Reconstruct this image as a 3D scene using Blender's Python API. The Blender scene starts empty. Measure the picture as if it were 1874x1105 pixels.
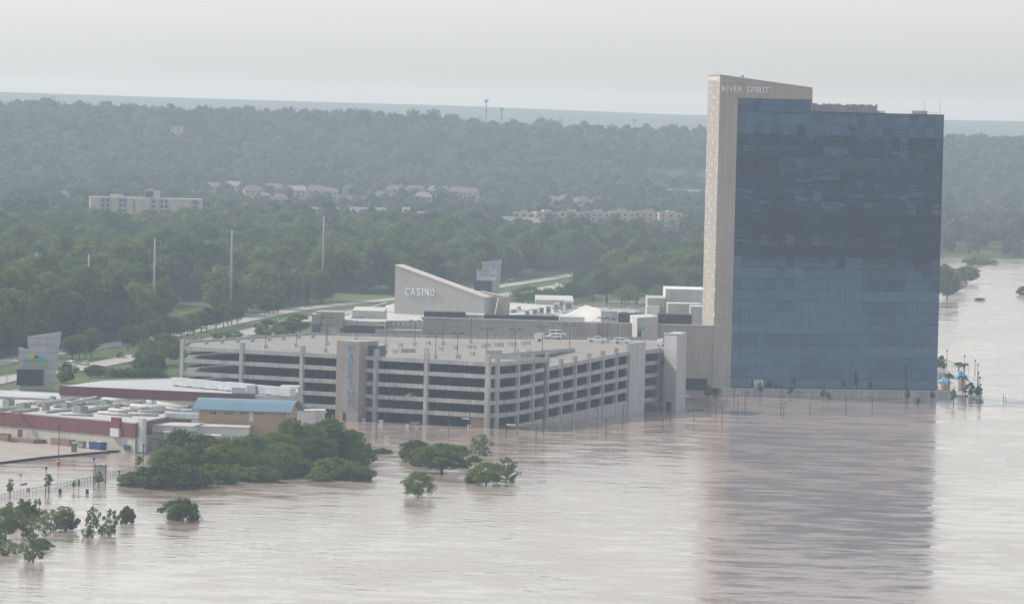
import bpy, bmesh, math, random
import numpy as np
from mathutils import Vector, Matrix

# ---------------------------------------------------------------- camera, sky, sun, exposure
scene = bpy.context.scene
F_PX, CX, CY, CAM_H = 10500.0, 937.0, 552.5, 88.0
ROLL = math.radians(1.41)
PITCH = math.atan(362.4 / F_PX)
_r0 = Vector((1, 0, 0)); _f0 = Vector((0, math.cos(PITCH), -math.sin(PITCH))); _u0 = Vector((0, math.sin(PITCH), math.cos(PITCH)))
CR = _r0 * math.cos(ROLL) + _u0 * math.sin(ROLL)
CU = _u0 * math.cos(ROLL) - _r0 * math.sin(ROLL)
CAM = Vector((0, 0, CAM_H))
cam_data = bpy.data.cameras.new('camera')
cam = bpy.data.objects.new('camera', cam_data)
scene.collection.objects.link(cam)
cam_data.sensor_fit = 'HORIZONTAL'
cam_data.sensor_width = 36.0
cam_data.lens = 36.0 * F_PX / 1874.0
cam_data.clip_start = 1.0
cam_data.clip_end = 40000.0
cam.matrix_world = Matrix(((CR.x, CU.x, -_f0.x, 0), (CR.y, CU.y, -_f0.y, 0), (CR.z, CU.z, -_f0.z, CAM_H), (0, 0, 0, 1)))
scene.camera = cam

SUN_EL, SUN_AZ = math.radians(42), math.radians(-66)          # azimuth measured from +Y towards +X
world = bpy.data.worlds.new('World'); scene.world = world
world.use_nodes = True
wn = world.node_tree; wn.nodes.clear()
w_out = wn.nodes.new('ShaderNodeOutputWorld'); w_bg = wn.nodes.new('ShaderNodeBackground')
w_sky = wn.nodes.new('ShaderNodeTexSky'); w_sky.sky_type = 'NISHITA'; w_sky.sun_disc = False
w_sky.sun_elevation = SUN_EL; w_sky.sun_rotation = SUN_AZ
w_sky.air_density = 1.6; w_sky.dust_density = 1.2; w_sky.ozone_density = 1.0; w_sky.altitude = 200
w_hs = wn.nodes.new('ShaderNodeHueSaturation'); w_hs.inputs['Saturation'].default_value = 0.22
wn.links.new(w_sky.outputs[0], w_hs.inputs['Color']); w_mx = wn.nodes.new('ShaderNodeMix'); w_mx.data_type = 'RGBA'; w_mx.blend_type = 'MULTIPLY'; w_mx.inputs[0].default_value = 1.0; w_mx.inputs[7].default_value = (0.925, 0.99, 1.06, 1)
wn.links.new(w_hs.outputs[0], w_mx.inputs[6]); wn.links.new(w_mx.outputs[2], w_bg.inputs[0])
wn.links.new(w_bg.outputs[0], w_out.inputs[0]); w_bg.inputs[1].default_value = 0.15
sun_data = bpy.data.lights.new('sun', 'SUN'); sun_data.energy = 3.4; sun_data.angle = math.radians(1.5); sun_data.color = (1.0, 0.95, 0.88)
sun = bpy.data.objects.new('sun', sun_data); scene.collection.objects.link(sun)
_sd = Vector((math.sin(SUN_AZ) * math.cos(SUN_EL), math.cos(SUN_AZ) * math.cos(SUN_EL), math.sin(SUN_EL)))
sun.rotation_euler = _sd.to_track_quat('Z', 'Y').to_euler(); sun.location = (0, 0, 400)
vs = scene.view_settings
vs.view_transform = 'Standard'; vs.look = 'None'; vs.gamma = 1.0; vs.exposure = 0.11; vs.use_curve_mapping = False
cy = scene.cycles
cy.use_denoising = True; cy.denoiser = 'OPENIMAGEDENOISE'
cy.max_bounces = 6; cy.diffuse_bounces = 2; cy.glossy_bounces = 3; cy.transmission_bounces = 3; cy.volume_bounces = 1; cy.transparent_max_bounces = 8
cy.caustics_reflective = False; cy.caustics_refractive = False
cy.sample_clamp_indirect = 4.0
HAZE_DENSITY = 9.8e-5

# ---------------------------------------------------------------- pixel to place
def ray(x, y):
    return _f0 * F_PX + CR * (x - CX) - CU * (y - CY)
def G(x, y, z=0.0):
    'point at height z seen at photo pixel x, y'
    d = ray(x, y); t = (z - CAM_H) / d.z
    return CAM + d * t
def at(x, y, Y):
    'point at distance Y seen at photo pixel x, y'
    d = ray(x, y); return CAM + d * (Y / d.y)
def pix(p):
    d = Vector(p) - CAM; w = d.dot(_f0)
    return CX + F_PX * d.dot(CR) / w, CY - F_PX * d.dot(CU) / w
class Frame:
    'upright plane through two ground points: u along it, v behind it, z up'
    def __init__(s, p, q):
        s.o = Vector((p.x, p.y, 0)); d = Vector((q.x - p.x, q.y - p.y, 0)); s.len = d.length; s.d = d.normalized()
        s.n = Vector((-s.d.y, s.d.x, 0)); s.ang = math.atan2(s.d.y, s.d.x)
    def face(s, x, y, v=0.0):
        d = ray(x, y); o = s.o + s.n * v
        t = (o - CAM).dot(s.n) / d.dot(s.n); p = CAM + d * t
        return (p - s.o).dot(s.d), p.z
    def w(s, u, v, z=0.0):
        return s.o + s.d * u + s.n * v + Vector((0, 0, z))

# ---------------------------------------------------------------- scene helpers
COL = scene.collection
rnd = random.Random(7)
def tag(o, label=None, cat=None, group=None, kind=None):
    if label: o['label'] = label
    if cat: o['category'] = cat
    if group: o['group'] = group
    if kind: o['kind'] = kind
    return o
def thing(name, loc, label, cat, group=None, rz=0.0):
    o = bpy.data.objects.new(name, None); COL.objects.link(o)
    o.empty_display_size = 0.5
    o.location = loc; o.rotation_euler = (0, 0, rz)
    return tag(o, label, cat, group)
def obj(name, me, mat=None, parent=None, loc=(0, 0, 0), rz=0.0):
    o = bpy.data.objects.new(name, me); COL.objects.link(o)
    if mat is not None and me is not None and not me.materials: me.materials.append(mat)
    o.location = loc; o.rotation_euler = (0, 0, rz)
    if parent is not None: o.parent = parent
    return o
def copy_tree(o, parent=None):
    c = o.copy(); COL.objects.link(c); c.parent = parent
    for ch in list(o.children): copy_tree(ch, c)
    return c
class MB:
    'collects vertices and faces of one mesh'
    def __init__(s): s.v = []; s.f = []
    def add(s, vs, fs):
        n = len(s.v); s.v += [tuple(p) for p in vs]; s.f += [tuple(i + n for i in f) for f in fs]; return s
    def box(s, x0, x1, y0, y1, z0, z1):
        return s.add([(x0, y0, z0), (x1, y0, z0), (x1, y1, z0), (x0, y1, z0), (x0, y0, z1), (x1, y0, z1), (x1, y1, z1), (x0, y1, z1)],
                     [(0, 3, 2, 1), (4, 5, 6, 7), (0, 1, 5, 4), (1, 2, 6, 5), (2, 3, 7, 6), (3, 0, 4, 7)])
    def prism(s, pts, z0, z1):
        'upright prism over a footprint; z0, z1 numbers or one per point'
        n = len(pts); a = z0 if hasattr(z0, '__len__') else [z0] * n; b = z1 if hasattr(z1, '__len__') else [z1] * n
        vs = [(p[0], p[1], a[i]) for i, p in enumerate(pts)] + [(p[0], p[1], b[i]) for i, p in enumerate(pts)]
        return s.add(vs, [tuple(range(n - 1, -1, -1)), tuple(range(n, 2 * n))] + [(i, (i + 1) % n, n + (i + 1) % n, n + i) for i in range(n)])
    def slab(s, prof, y0, y1):
        'a profile of (x, z) points pushed from y0 to y1'
        n = len(prof); vs = [(p[0], y0, p[1]) for p in prof] + [(p[0], y1, p[1]) for p in prof]
        return s.add(vs, [tuple(range(n)), tuple(range(2 * n - 1, n - 1, -1))] + [(i, n + i, n + (i + 1) % n, (i + 1) % n) for i in range(n)])
    def tube(s, p, q, r0, r1=None, n=6):
        r1 = r0 if r1 is None else r1; p = Vector(p); q = Vector(q); d = (q - p).normalized()
        a = d.orthogonal().normalized(); b = d.cross(a)
        ring = lambda c, r: [c + (a * math.cos(2 * math.pi * i / n) + b * math.sin(2 * math.pi * i / n)) * r for i in range(n)]
        return s.add(ring(p, r0) + ring(q, r1), [(i, (i + 1) % n, n + (i + 1) % n, n + i) for i in range(n)] + [tuple(range(n - 1, -1, -1)), tuple(range(n, 2 * n))])
    def ball(s, c, rx, ry, rz, n=8, m=5):
        vs = []; fs = []
        for j in range(m + 1):
            t = math.pi * j / m
            for i in range(n):
                a = 2 * math.pi * i / n; vs.append((c[0] + rx * math.sin(t) * math.cos(a), c[1] + ry * math.sin(t) * math.sin(a), c[2] + rz * math.cos(t)))
        for j in range(m):
            for i in range(n): fs.append((j * n + i, (j + 1) * n + i, (j + 1) * n + (i + 1) % n, j * n + (i + 1) % n))
        return s.add(vs, fs)
    def mesh(s, name, smooth=False):
        me = bpy.data.meshes.new(name); me.from_pydata(s.v, [], s.f)
        bm = bmesh.new(); bm.from_mesh(me); bmesh.ops.recalc_face_normals(bm, faces=bm.faces); bm.to_mesh(me); bm.free()
        if smooth:
            for p in me.polygons: p.use_smooth = True
        me.update(); return me
    def build(s, name, mat, parent=None, loc=(0, 0, 0), rz=0.0, smooth=False, bevel=0.0):
        o = obj(name, s.mesh(name, smooth), mat, parent, loc, rz)
        if bevel:
            m = o.modifiers.new('edge', 'BEVEL'); m.width = bevel; m.segments = 1; m.limit_method = 'ANGLE'
        return o
def rel(pts, o):
    return [(p[0] - o[0], p[1] - o[1]) + ((p[2] - o[2],) if len(p) > 2 else ()) for p in pts]

# ---------------------------------------------------------------- materials
def nt_of(name):
    m = bpy.data.materials.new(name); m.use_nodes = True; nt = m.node_tree
    return m, nt, nt.nodes['Principled BSDF']
def _n(nt, t, **kw):
    n = nt.nodes.new(t)
    for k, v in kw.items():
        if k in n.inputs: n.inputs[k].default_value = v
        else: setattr(n, k, v)
    return n
def plain(name, col, rough=0.7, metal=0.0, var=0.12, scale=0.25, streak=0.0, spec=0.3, coord='Object', bump=0.0):
    'paint, concrete, metal: a colour with soft uneven patches and optional vertical weather streaks'
    m, nt, b = nt_of(name)
    b.inputs['Roughness'].default_value = rough; b.inputs['Metallic'].default_value = metal; b.inputs['Specular IOR Level'].default_value = spec
    tc = _n(nt, 'ShaderNodeTexCoord'); nz = _n(nt, 'ShaderNodeTexNoise', Scale=scale, Detail=5.0, Roughness=0.62)
    nt.links.new(tc.outputs[coord], nz.inputs['Vector'])
    rp = _n(nt, 'ShaderNodeMapRange'); rp.inputs['From Min'].default_value = 0.28; rp.inputs['From Max'].default_value = 0.72
    rp.inputs['To Min'].default_value = 1 - var; rp.inputs['To Max'].default_value = 1 + var
    nt.links.new(nz.outputs['Fac'], rp.inputs['Value'])
    mul = _n(nt, 'ShaderNodeMix', data_type='RGBA', blend_type='MULTIPLY'); mul.inputs[0].default_value = 1.0
    mul.inputs[6].default_value = (*col, 1); nt.links.new(rp.outputs[0], mul.inputs[7])
    last = mul.outputs[2]
    if streak:
        mp = _n(nt, 'ShaderNodeMapping'); mp.inputs['Scale'].default_value = (1.2, 1.2, 0.06)
        nt.links.new(tc.outputs[coord], mp.inputs['Vector'])
        n2 = _n(nt, 'ShaderNodeTexNoise', Scale=1.0, Detail=4.0, Roughness=0.6); nt.links.new(mp.outputs[0], n2.inputs['Vector'])
        r2 = _n(nt, 'ShaderNodeMapRange'); r2.inputs['From Min'].default_value = 0.35; r2.inputs['From Max'].default_value = 0.7
        r2.inputs['To Min'].default_value = 1 - streak; r2.inputs['To Max'].default_value = 1 + streak * 0.4
        nt.links.new(n2.outputs['Fac'], r2.inputs['Value'])
        m2 = _n(nt, 'ShaderNodeMix', data_type='RGBA', blend_type='MULTIPLY'); m2.inputs[0].default_value = 1.0
        nt.links.new(last, m2.inputs[6]); nt.links.new(r2.outputs[0], m2.inputs[7]); last = m2.outputs[2]
    nt.links.new(last, b.inputs['Base Color'])
    if bump:
        bp = _n(nt, 'ShaderNodeBump', Strength=bump, Distance=0.1); nt.links.new(nz.outputs['Fac'], bp.inputs['Height']); nt.links.new(bp.outputs[0], b.inputs['Normal'])
    return m
def panelled(name, c1, c2, joint, w, h, rough=0.7, mortar=0.02, swap=True, streak=0.12):
    'stone or metal cladding: fine joints and panel-to-panel tone'
    m, nt, b = nt_of(name); b.inputs['Roughness'].default_value = rough; b.inputs['Specular IOR Level'].default_value = 0.25
    tc = _n(nt, 'ShaderNodeTexCoord'); sx = _n(nt, 'ShaderNodeSeparateXYZ'); cx = _n(nt, 'ShaderNodeCombineXYZ')
    nt.links.new(tc.outputs['Object'], sx.inputs[0])
    ad = _n(nt, 'ShaderNodeMath', operation='ADD'); nt.links.new(sx.outputs[0], ad.inputs[0]); nt.links.new(sx.outputs[1], ad.inputs[1])
    nt.links.new(ad.outputs[0], cx.inputs[0]); nt.links.new(sx.outputs[2], cx.inputs[1])
    br = _n(nt, 'ShaderNodeTexBrick', offset=0.5); nt.links.new(cx.outputs[0], br.inputs['Vector'])
    br.inputs['Color1'].default_value = (*c1, 1); br.inputs['Color2'].default_value = (*c2, 1); br.inputs['Mortar'].default_value = (*joint, 1)
    br.inputs['Scale'].default_value = 1.0; br.inputs['Mortar Size'].default_value = mortar; br.inputs['Brick Width'].default_value = w; br.inputs['Row Height'].default_value = h
    mp = _n(nt, 'ShaderNodeMapping'); mp.inputs['Scale'].default_value = (0.5, 0.5, 0.05); nt.links.new(tc.outputs['Object'], mp.inputs['Vector'])
    nz = _n(nt, 'ShaderNodeTexNoise', Scale=1.0, Detail=5.0); nt.links.new(mp.outputs[0], nz.inputs['Vector'])
    r2 = _n(nt, 'ShaderNodeMapRange'); r2.inputs['From Min'].default_value = 0.3; r2.inputs['From Max'].default_value = 0.7
    r2.inputs['To Min'].default_value = 1 - streak; r2.inputs['To Max'].default_value = 1 + streak
    nt.links.new(nz.outputs['Fac'], r2.inputs['Value'])
    mul = _n(nt, 'ShaderNodeMix', data_type='RGBA', blend_type='MULTIPLY'); mul.inputs[0].default_value = 1.0
    nt.links.new(br.outputs['Color'], mul.inputs[6]); nt.links.new(r2.outputs[0], mul.inputs[7]); nt.links.new(mul.outputs[2], b.inputs['Base Color'])
    return m
def glassy(name, col, rough=0.04, spec=0.8, wav=0.0):
    m, nt, b = nt_of(name); b.inputs['Base Color'].default_value = (*col, 1); b.inputs['Roughness'].default_value = rough
    if wav: b.inputs['Specular Tint'].default_value = (0.30, 0.55, 0.86, 1)
    b.inputs['Specular IOR Level'].default_value = spec; b.inputs['IOR'].default_value = 2.35 if wav else 1.6
    if wav:
        tc = _n(nt, 'ShaderNodeTexCoord'); mp = _n(nt, 'ShaderNodeMapping'); mp.inputs['Scale'].default_value = (0.12, 0.12, 0.35)
        nt.links.new(tc.outputs['Object'], mp.inputs['Vector'])
        nz = _n(nt, 'ShaderNodeTexNoise', Scale=1.0, Detail=2.0); nt.links.new(mp.outputs[0], nz.inputs['Vector'])
        bp = _n(nt, 'ShaderNodeBump', Strength=1.0, Distance=wav); nt.links.new(nz.outputs['Fac'], bp.inputs['Height']); nt.links.new(bp.outputs[0], b.inputs['Normal'])
    return m
def leafy(name, c1, c2, trans=0.3):
    m, nt, b = nt_of(name); nt.nodes.remove(b)
    out = nt.nodes['Material Output']
    oi = _n(nt, 'ShaderNodeObjectInfo'); at_ = _n(nt, 'ShaderNodeAttribute', attribute_name='tone')
    ad = _n(nt, 'ShaderNodeMath', operation='MULTIPLY_ADD'); ad.inputs[1].default_value = 0.75
    s2 = _n(nt, 'ShaderNodeMath', operation='MULTIPLY'); s2.inputs[1].default_value = 0.35
    nt.links.new(at_.outputs['Fac'], s2.inputs[0]); nt.links.new(oi.outputs['Random'], ad.inputs[0]); nt.links.new(s2.outputs[0], ad.inputs[2])
    mx = _n(nt, 'ShaderNodeMix', data_type='RGBA'); mx.inputs[6].default_value = (*c1, 1); mx.inputs[7].default_value = (*c2, 1)
    st = _n(nt, 'ShaderNodeTexNoise', Scale=0.012, Detail=2.0); nt.links.new(oi.outputs['Location'], st.inputs['Vector'])
    sr = _n(nt, 'ShaderNodeMapRange'); sr.inputs['From Min'].default_value = 0.3; sr.inputs['From Max'].default_value = 0.7; sr.inputs['To Min'].default_value = -0.28; sr.inputs['To Max'].default_value = 0.28
    nt.links.new(st.outputs['Fac'], sr.inputs['Value'])
    a2 = _n(nt, 'ShaderNodeMath', operation='ADD', use_clamp=True); nt.links.new(ad.outputs[0], a2.inputs[0]); nt.links.new(sr.outputs[0], a2.inputs[1])
    nt.links.new(a2.outputs[0], mx.inputs[0])
    df = _n(nt, 'ShaderNodeBsdfDiffuse'); tr = _n(nt, 'ShaderNodeBsdfTranslucent'); ms = _n(nt, 'ShaderNodeMixShader'); ms.inputs[0].default_value = trans
    nt.links.new(mx.outputs[2], df.inputs[0]); nt.links.new(mx.outputs[2], tr.inputs[0]); nt.links.new(df.outputs[0], ms.inputs[1]); nt.links.new(tr.outputs[0], ms.inputs[2])
    nt.links.new(ms.outputs[0], out.inputs[0])
    return m

M = {}
M['stone'] = panelled('stone_cladding', (0.405, 0.355, 0.31), (0.37, 0.325, 0.285), (0.24, 0.21, 0.19), 3.0, 1.25, mortar=0.035)
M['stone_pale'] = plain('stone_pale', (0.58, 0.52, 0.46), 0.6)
M['concrete'] = plain('concrete', (0.45, 0.44, 0.43), 0.85, var=0.17, scale=0.18, streak=0.3)
M['concrete_rib'] = panelled('concrete_panels', (0.48, 0.47, 0.455), (0.45, 0.44, 0.43), (0.32, 0.31, 0.30), 2.4, 7.0, mortar=0.03)
M['slab'] = plain('soiled_shaded_slab', (0.20, 0.195, 0.19), 0.9, var=0.2, scale=0.1)  # dirty inner concrete; shade of the garage openings is also put into its colour
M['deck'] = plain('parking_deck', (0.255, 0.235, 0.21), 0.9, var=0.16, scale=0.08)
M['dark'] = plain('dark_opening', (0.02, 0.022, 0.026), 0.8)
M['dark_screen'] = panelled('dark_louvre_screen', (0.045, 0.05, 0.06), (0.055, 0.06, 0.07), (0.02, 0.02, 0.025), 3.0, 0.5, mortar=0.05)
M['pale_roof'] = plain('pale_grey_membrane', (0.40, 0.40, 0.41), 0.6, var=0.10, scale=0.05)
M['white_roof'] = plain('white_membrane', (0.47, 0.445, 0.41), 0.6, var=0.2, scale=0.09)
M['grey_roof'] = plain('grey_roof', (0.42, 0.42, 0.43), 0.7, var=0.2, scale=0.1)
M['fin'] = panelled('fin_wall', (0.40, 0.375, 0.355), (0.41, 0.385, 0.365), (0.33, 0.31, 0.29), 6.0, 4.5, mortar=0.03, streak=0.06)
M['taupe'] = panelled('taupe_panels', (0.33, 0.29, 0.265), (0.345, 0.305, 0.28), (0.25, 0.22, 0.2), 2.4, 3.4, mortar=0.03)
M['white'] = plain('white_paint', (0.60, 0.60, 0.585), 0.5, var=0.06)
M['letter'] = plain('letter_white', (0.85, 0.86, 0.88), 0.4, var=0.02)
M['blue_letter'] = plain('letter_blue', (0.12, 0.29, 0.46), 0.4, var=0.03)
M['steel'] = plain('galvanised_steel', (0.40, 0.42, 0.43), 0.45, metal=0.5, var=0.15, scale=0.6)
M['pole_grey'] = plain('pole_grey', (0.36, 0.37, 0.37), 0.5, var=0.08)
M['pole_steel'] = plain('pole_steel', (0.26, 0.28, 0.29), 0.5, var=0.08)
M['pole_dark'] = plain('pole_dark', (0.05, 0.05, 0.052), 0.5, var=0.08)
M['wood'] = plain('weathered_wood', (0.20, 0.16, 0.125), 0.9)
M['red'] = panelled('red_fascia', (0.17, 0.06, 0.062), (0.158, 0.056, 0.058), (0.11, 0.04, 0.042), 0.6, 12.0, mortar=0.04, rough=0.5)
M['beige'] = panelled('beige_siding', (0.50, 0.475, 0.40), (0.48, 0.455, 0.385), (0.40, 0.38, 0.32), 0.5, 12.0, mortar=0.05, rough=0.6)
M['tan'] = plain('tan_wall', (0.40, 0.285, 0.18), 0.8, var=0.1)
M['blue_roof'] = panelled('blue_standing_seam', (0.125, 0.215, 0.262), (0.13, 0.225, 0.272), (0.10, 0.175, 0.215), 0.6, 40.0, mortar=0.05, rough=0.4, streak=0.05)
M['duct'] = plain('duct_metal', (0.50, 0.52, 0.53), 0.4, metal=0.35, var=0.15, scale=0.5)
M['duct_wrap'] = plain('duct_wrap', (0.43, 0.41, 0.385), 0.7, var=0.18, scale=0.4)
M['asphalt'] = plain('road_concrete', (0.36, 0.33, 0.295), 0.9, var=0.14, scale=0.06, coord='Generated')
M['paint'] = plain('road_paint', (0.72, 0.70, 0.60), 0.7)
M['sign_grey'] = panelled('sign_panels', (0.36, 0.37, 0.38), (0.39, 0.40, 0.41), (0.18, 0.18, 0.19), 30.0, 2.1, mortar=0.07)
M['screen'] = plain('dark_display', (0.018, 0.02, 0.024), 0.3)
M['win'] = glassy('window_glass', (0.05, 0.06, 0.07), 0.1)
M['tyre'] = plain('tyre_rubber', (0.02, 0.02, 0.02), 0.8)
M['rim'] = plain('wheel_rim', (0.45, 0.45, 0.46), 0.4, metal=0.6)
M['lamp_glass'] = plain('lamp_glass', (0.75, 0.75, 0.72), 0.3)
M['green'] = plain('paint_green', (0.10, 0.42, 0.14), 0.5)
M['lime'] = plain('paint_lime', (0.42, 0.50, 0.05), 0.5)
M['purple'] = plain('paint_purple', (0.20, 0.05, 0.18), 0.5)
M['orange'] = plain('paint_orange', (0.60, 0.20, 0.06), 0.5)
M['skyblue'] = plain('paint_skyblue', (0.10, 0.40, 0.68), 0.5)
M['dkblue'] = plain('paint_dark_blue', (0.03, 0.07, 0.20), 0.5)
M['brightred'] = plain('paint_red', (0.45, 0.03, 0.03), 0.5)
M['brown'] = plain('brown_timber', (0.24, 0.17, 0.125), 0.8, var=0.2, scale=0.8)
M['thatch'] = plain('thatch', (0.30, 0.25, 0.16), 0.95, var=0.25, scale=1.5)
M['bark'] = plain('bark', (0.10, 0.08, 0.065), 0.95)
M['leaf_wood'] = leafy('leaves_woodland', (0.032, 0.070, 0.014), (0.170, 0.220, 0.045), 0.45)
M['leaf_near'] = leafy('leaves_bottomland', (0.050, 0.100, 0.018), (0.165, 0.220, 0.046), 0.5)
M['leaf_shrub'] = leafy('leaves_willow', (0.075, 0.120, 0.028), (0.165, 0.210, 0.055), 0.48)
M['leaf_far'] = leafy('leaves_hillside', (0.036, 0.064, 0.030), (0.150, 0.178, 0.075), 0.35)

# ---------------------------------------------------------------- water and ground
SHORE = [(-3000, 1322), (-420, 1338), (-121, 1352), (-104, 1398), (-84, 1425), (-70, 1500), (-48, 1600), (-8, 1705), (30, 1762), (62, 1776), (72, 1782),
         (126, 1800), (138, 1812), (139, 1900), (152, 2100), (176, 2400), (200, 2700), (236, 3200), (262, 3520), (420, 3580), (700, 3400), (900, 2600), (1000, 1200), (900, -400), (700, -3600)]
LAND = SHORE + [(6000, -3600), (6000, 15500), (-3000, 15500)]
def shore_dist(X, Y):
    inside = np.zeros(X.shape, bool); best = np.full(X.shape, 1e9); n = len(LAND)
    for i in range(n):
        (x0, y0), (x1, y1) = LAND[i], LAND[(i + 1) % n]
        c = ((y0 > Y) != (y1 > Y)); t = np.where(c, (x1 - x0) * (Y - y0) / ((y1 - y0) if y1 != y0 else 1e-9) + x0, 0)
        inside ^= c & (X < t)
        if i < len(SHORE) - 1:
            dx, dy = x1 - x0, y1 - y0; q = np.clip(((X - x0) * dx + (Y - y0) * dy) / (dx * dx + dy * dy), 0, 1)
            best = np.minimum(best, np.hypot(X - x0 - q * dx, Y - y0 - q * dy))
    return np.where(inside, best, -best)
def sm(a, b, t):
    t = np.clip((t - a) / (b - a), 0, 1); return t * t * (3 - 2 * t)
def wob(X, Y, s, seed):
    r = np.random.RandomState(seed); z = 0
    for k in range(5):
        a = r.uniform(0, 6.28); f = (0.7 + 0.35 * k) / s; z = z + np.sin((X * math.cos(a) + Y * math.sin(a)) * f * 6.28 + r.uniform(0, 6.28)) / (1 + 0.5 * k)
    return z / 2.6
def height(X, Y):
    X = np.asarray(X, float); Y = np.asarray(Y, float)
    d = shore_dist(X, Y)
    h = np.clip(d / 14.0, -1, 1) * 1.1 + sm(10, 90, d) * 2.7
    t = X / np.maximum(Y, 1) * 5600
    ridge = np.interp(t, [-900, -500, -350, -150, -20, 85, 160, 425, 900], [61, 60, 60, 58.5, 53, 52, 50.5, 51, 53]) + 1.2 * wob(X, Y, 260, 3)
    front = (Y > 1400) & ((X < 900) | (Y > 4200))
    ld = sm(0, 70, d)
    h = h + np.where(front, ld, 0) * (sm(2700, 4500, Y) * 9 + sm(4650, 5600, Y) * (ridge - 13) - sm(5700, 6700, Y) * 25)
    far = np.interp(X / np.maximum(Y, 1) * 11800, [-2000, -1050, -600, -150, 350, 1050, 2500], [94, 94, 90.5, 88.5, 80, 84.5, 86]) + 1.5 * wob(X, Y, 900, 5)
    h = h + np.where(front, sm(8500, 11800, Y) * (far - (ridge - 16)), 0)
    # opposite bank: a low wooded bluff
    bank = X > 690
    h = h + np.where(bank & (Y < 3000), sm(30, 260, d) * 9 + sm(400, 1500, d) * 32 + 3 * wob(X, Y, 500, 9) * sm(200, 600, d), 0)
    h = np.where((X < -45) & (Y < 1490) & (h > 0.35), 0.35, h)
    # flooded lot behind the casino
    lot = sm(1.0, 0.75, np.hypot((X - 62) / 46.0, (Y - 2490) / 150.0))
    h = h * (1 - lot) + lot * -0.8
    return h
def axis(a, b, fine0, fine1, step, coarse):
    return np.unique(np.concatenate([np.arange(a, fine0, coarse), np.arange(fine0, fine1, step), np.arange(fine1, b + coarse, coarse)]))
GX = axis(-2600, 5000, -240, 330, 8.0, 60.0); GY = axis(-3200, 14500, 1260, 3640, 8.0, 55.0)
gx, gy = np.meshgrid(GX, GY); gz = height(gx, gy)
def grid_mesh(name, gx, gy, gz):
    r, c = gx.shape; me = bpy.data.meshes.new(name)
    v = np.stack([gx, gy, gz], -1).reshape(-1, 3).astype(np.float32)
    i = np.arange(r * c).reshape(r, c); f = np.stack([i[:-1, :-1], i[:-1, 1:], i[1:, 1:], i[1:, :-1]], -1).reshape(-1, 4)
    me.vertices.add(len(v)); me.vertices.foreach_set('co', v.ravel())
    me.loops.add(f.size); me.loops.foreach_set('vertex_index', f.ravel().astype(np.int32))
    me.polygons.add(len(f)); me.polygons.foreach_set('loop_start', np.arange(0, f.size, 4, dtype=np.int32)); me.polygons.foreach_set('use_smooth', np.ones(len(f), bool))
    me.update(); me.validate(); return me
mg, nt, b = nt_of('meadow_and_earth')
b.inputs['Roughness'].default_value = 0.95; b.inputs['Specular IOR Level'].default_value = 0.1
tc = _n(nt, 'ShaderNodeTexCoord'); n1 = _n(nt, 'ShaderNodeTexNoise', Scale=0.012, Detail=6.0); n2 = _n(nt, 'ShaderNodeTexNoise', Scale=0.3, Detail=4.0)
for q in (n1, n2): nt.links.new(tc.outputs['Object'], q.inputs['Vector'])
cr = _n(nt, 'ShaderNodeValToRGB'); cr.color_ramp.elements[0].position = 0.35; cr.color_ramp.elements[0].color = (0.075, 0.115, 0.035, 1); cr.color_ramp.elements[1].position = 0.7; cr.color_ramp.elements[1].color = (0.165, 0.195, 0.07, 1)
nt.links.new(n1.outputs['Fac'], cr.inputs[0])
mm = _n(nt, 'ShaderNodeMix', data_type='RGBA', blend_type='MULTIPLY'); mm.inputs[0].default_value = 0.5
nt.links.new(cr.outputs[0], mm.inputs[6]); nt.links.new(n2.outputs['Fac'], mm.inputs[7]); 
sy_ = _n(nt, 'ShaderNodeSeparateXYZ'); nt.links.new(tc.outputs['Object'], sy_.inputs[0])
wr = _n(nt, 'ShaderNodeMapRange'); wr.inputs['From Min'].default_value = 3600; wr.inputs['From Max'].default_value = 4800; nt.links.new(sy_.outputs[1], wr.inputs['Value'])
wm = _n(nt, 'ShaderNodeMix', data_type='RGBA'); wm.inputs[7].default_value = (0.045, 0.062, 0.035, 1); nt.links.new(wr.outputs[0], wm.inputs[0]); nt.links.new(mm.outputs[2], wm.inputs[6]); nt.links.new(wm.outputs[2], b.inputs['Base Color'])
ground = tag(obj('ground', grid_mesh('ground', gx, gy, gz), mg), 'grassy river plain rising to wooded hills', None, None, 'structure')

mw, nt, b = nt_of('flood_water')
b.inputs['IOR'].default_value = 1.33; b.inputs['Specular IOR Level'].default_value = 0.5; b.inputs['Roughness'].default_value = 0.06
tc = _n(nt, 'ShaderNodeTexCoord')
def wnoise(sc, sx, sy, det=3.0, rough=0.55, rz=0.0):
    mp = _n(nt, 'ShaderNodeMapping'); mp.inputs['Scale'].default_value = (sx, sy, 1); mp.inputs['Rotation'].default_value = (0, 0, rz); nt.links.new(tc.outputs['Object'], mp.inputs['Vector'])
    z = _n(nt, 'ShaderNodeTexNoise', Scale=sc, Detail=det, Roughness=rough); nt.links.new(mp.outputs[0], z.inputs['Vector']); return z.outputs['Fac']
sed = wnoise(0.02, 1.0, 0.6, 6.0)
cr = _n(nt, 'ShaderNodeValToRGB'); cr.color_ramp.elements[0].position = 0.3; cr.color_ramp.elements[0].color = (0.31, 0.235, 0.188, 1); cr.color_ramp.elements[1].position = 0.7; cr.color_ramp.elements[1].color = (0.375, 0.302, 0.25, 1)
nt.links.new(sed, cr.inputs[0]); nt.links.new(cr.outputs[0], b.inputs['Base Color'])
slick = wnoise(0.11, 0.6, 0.8, 5.0, 0.66, 0.12)
rr = _n(nt, 'ShaderNodeMapRange'); rr.inputs['From Min'].default_value = 0.46; rr.inputs['From Max'].default_value = 0.62; rr.inputs['To Min'].default_value = 0.22; rr.inputs['To Max'].default_value = 0.05
cur = wnoise(0.009, 1.0, 0.5, 4.0, 0.6, 0.35)
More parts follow.
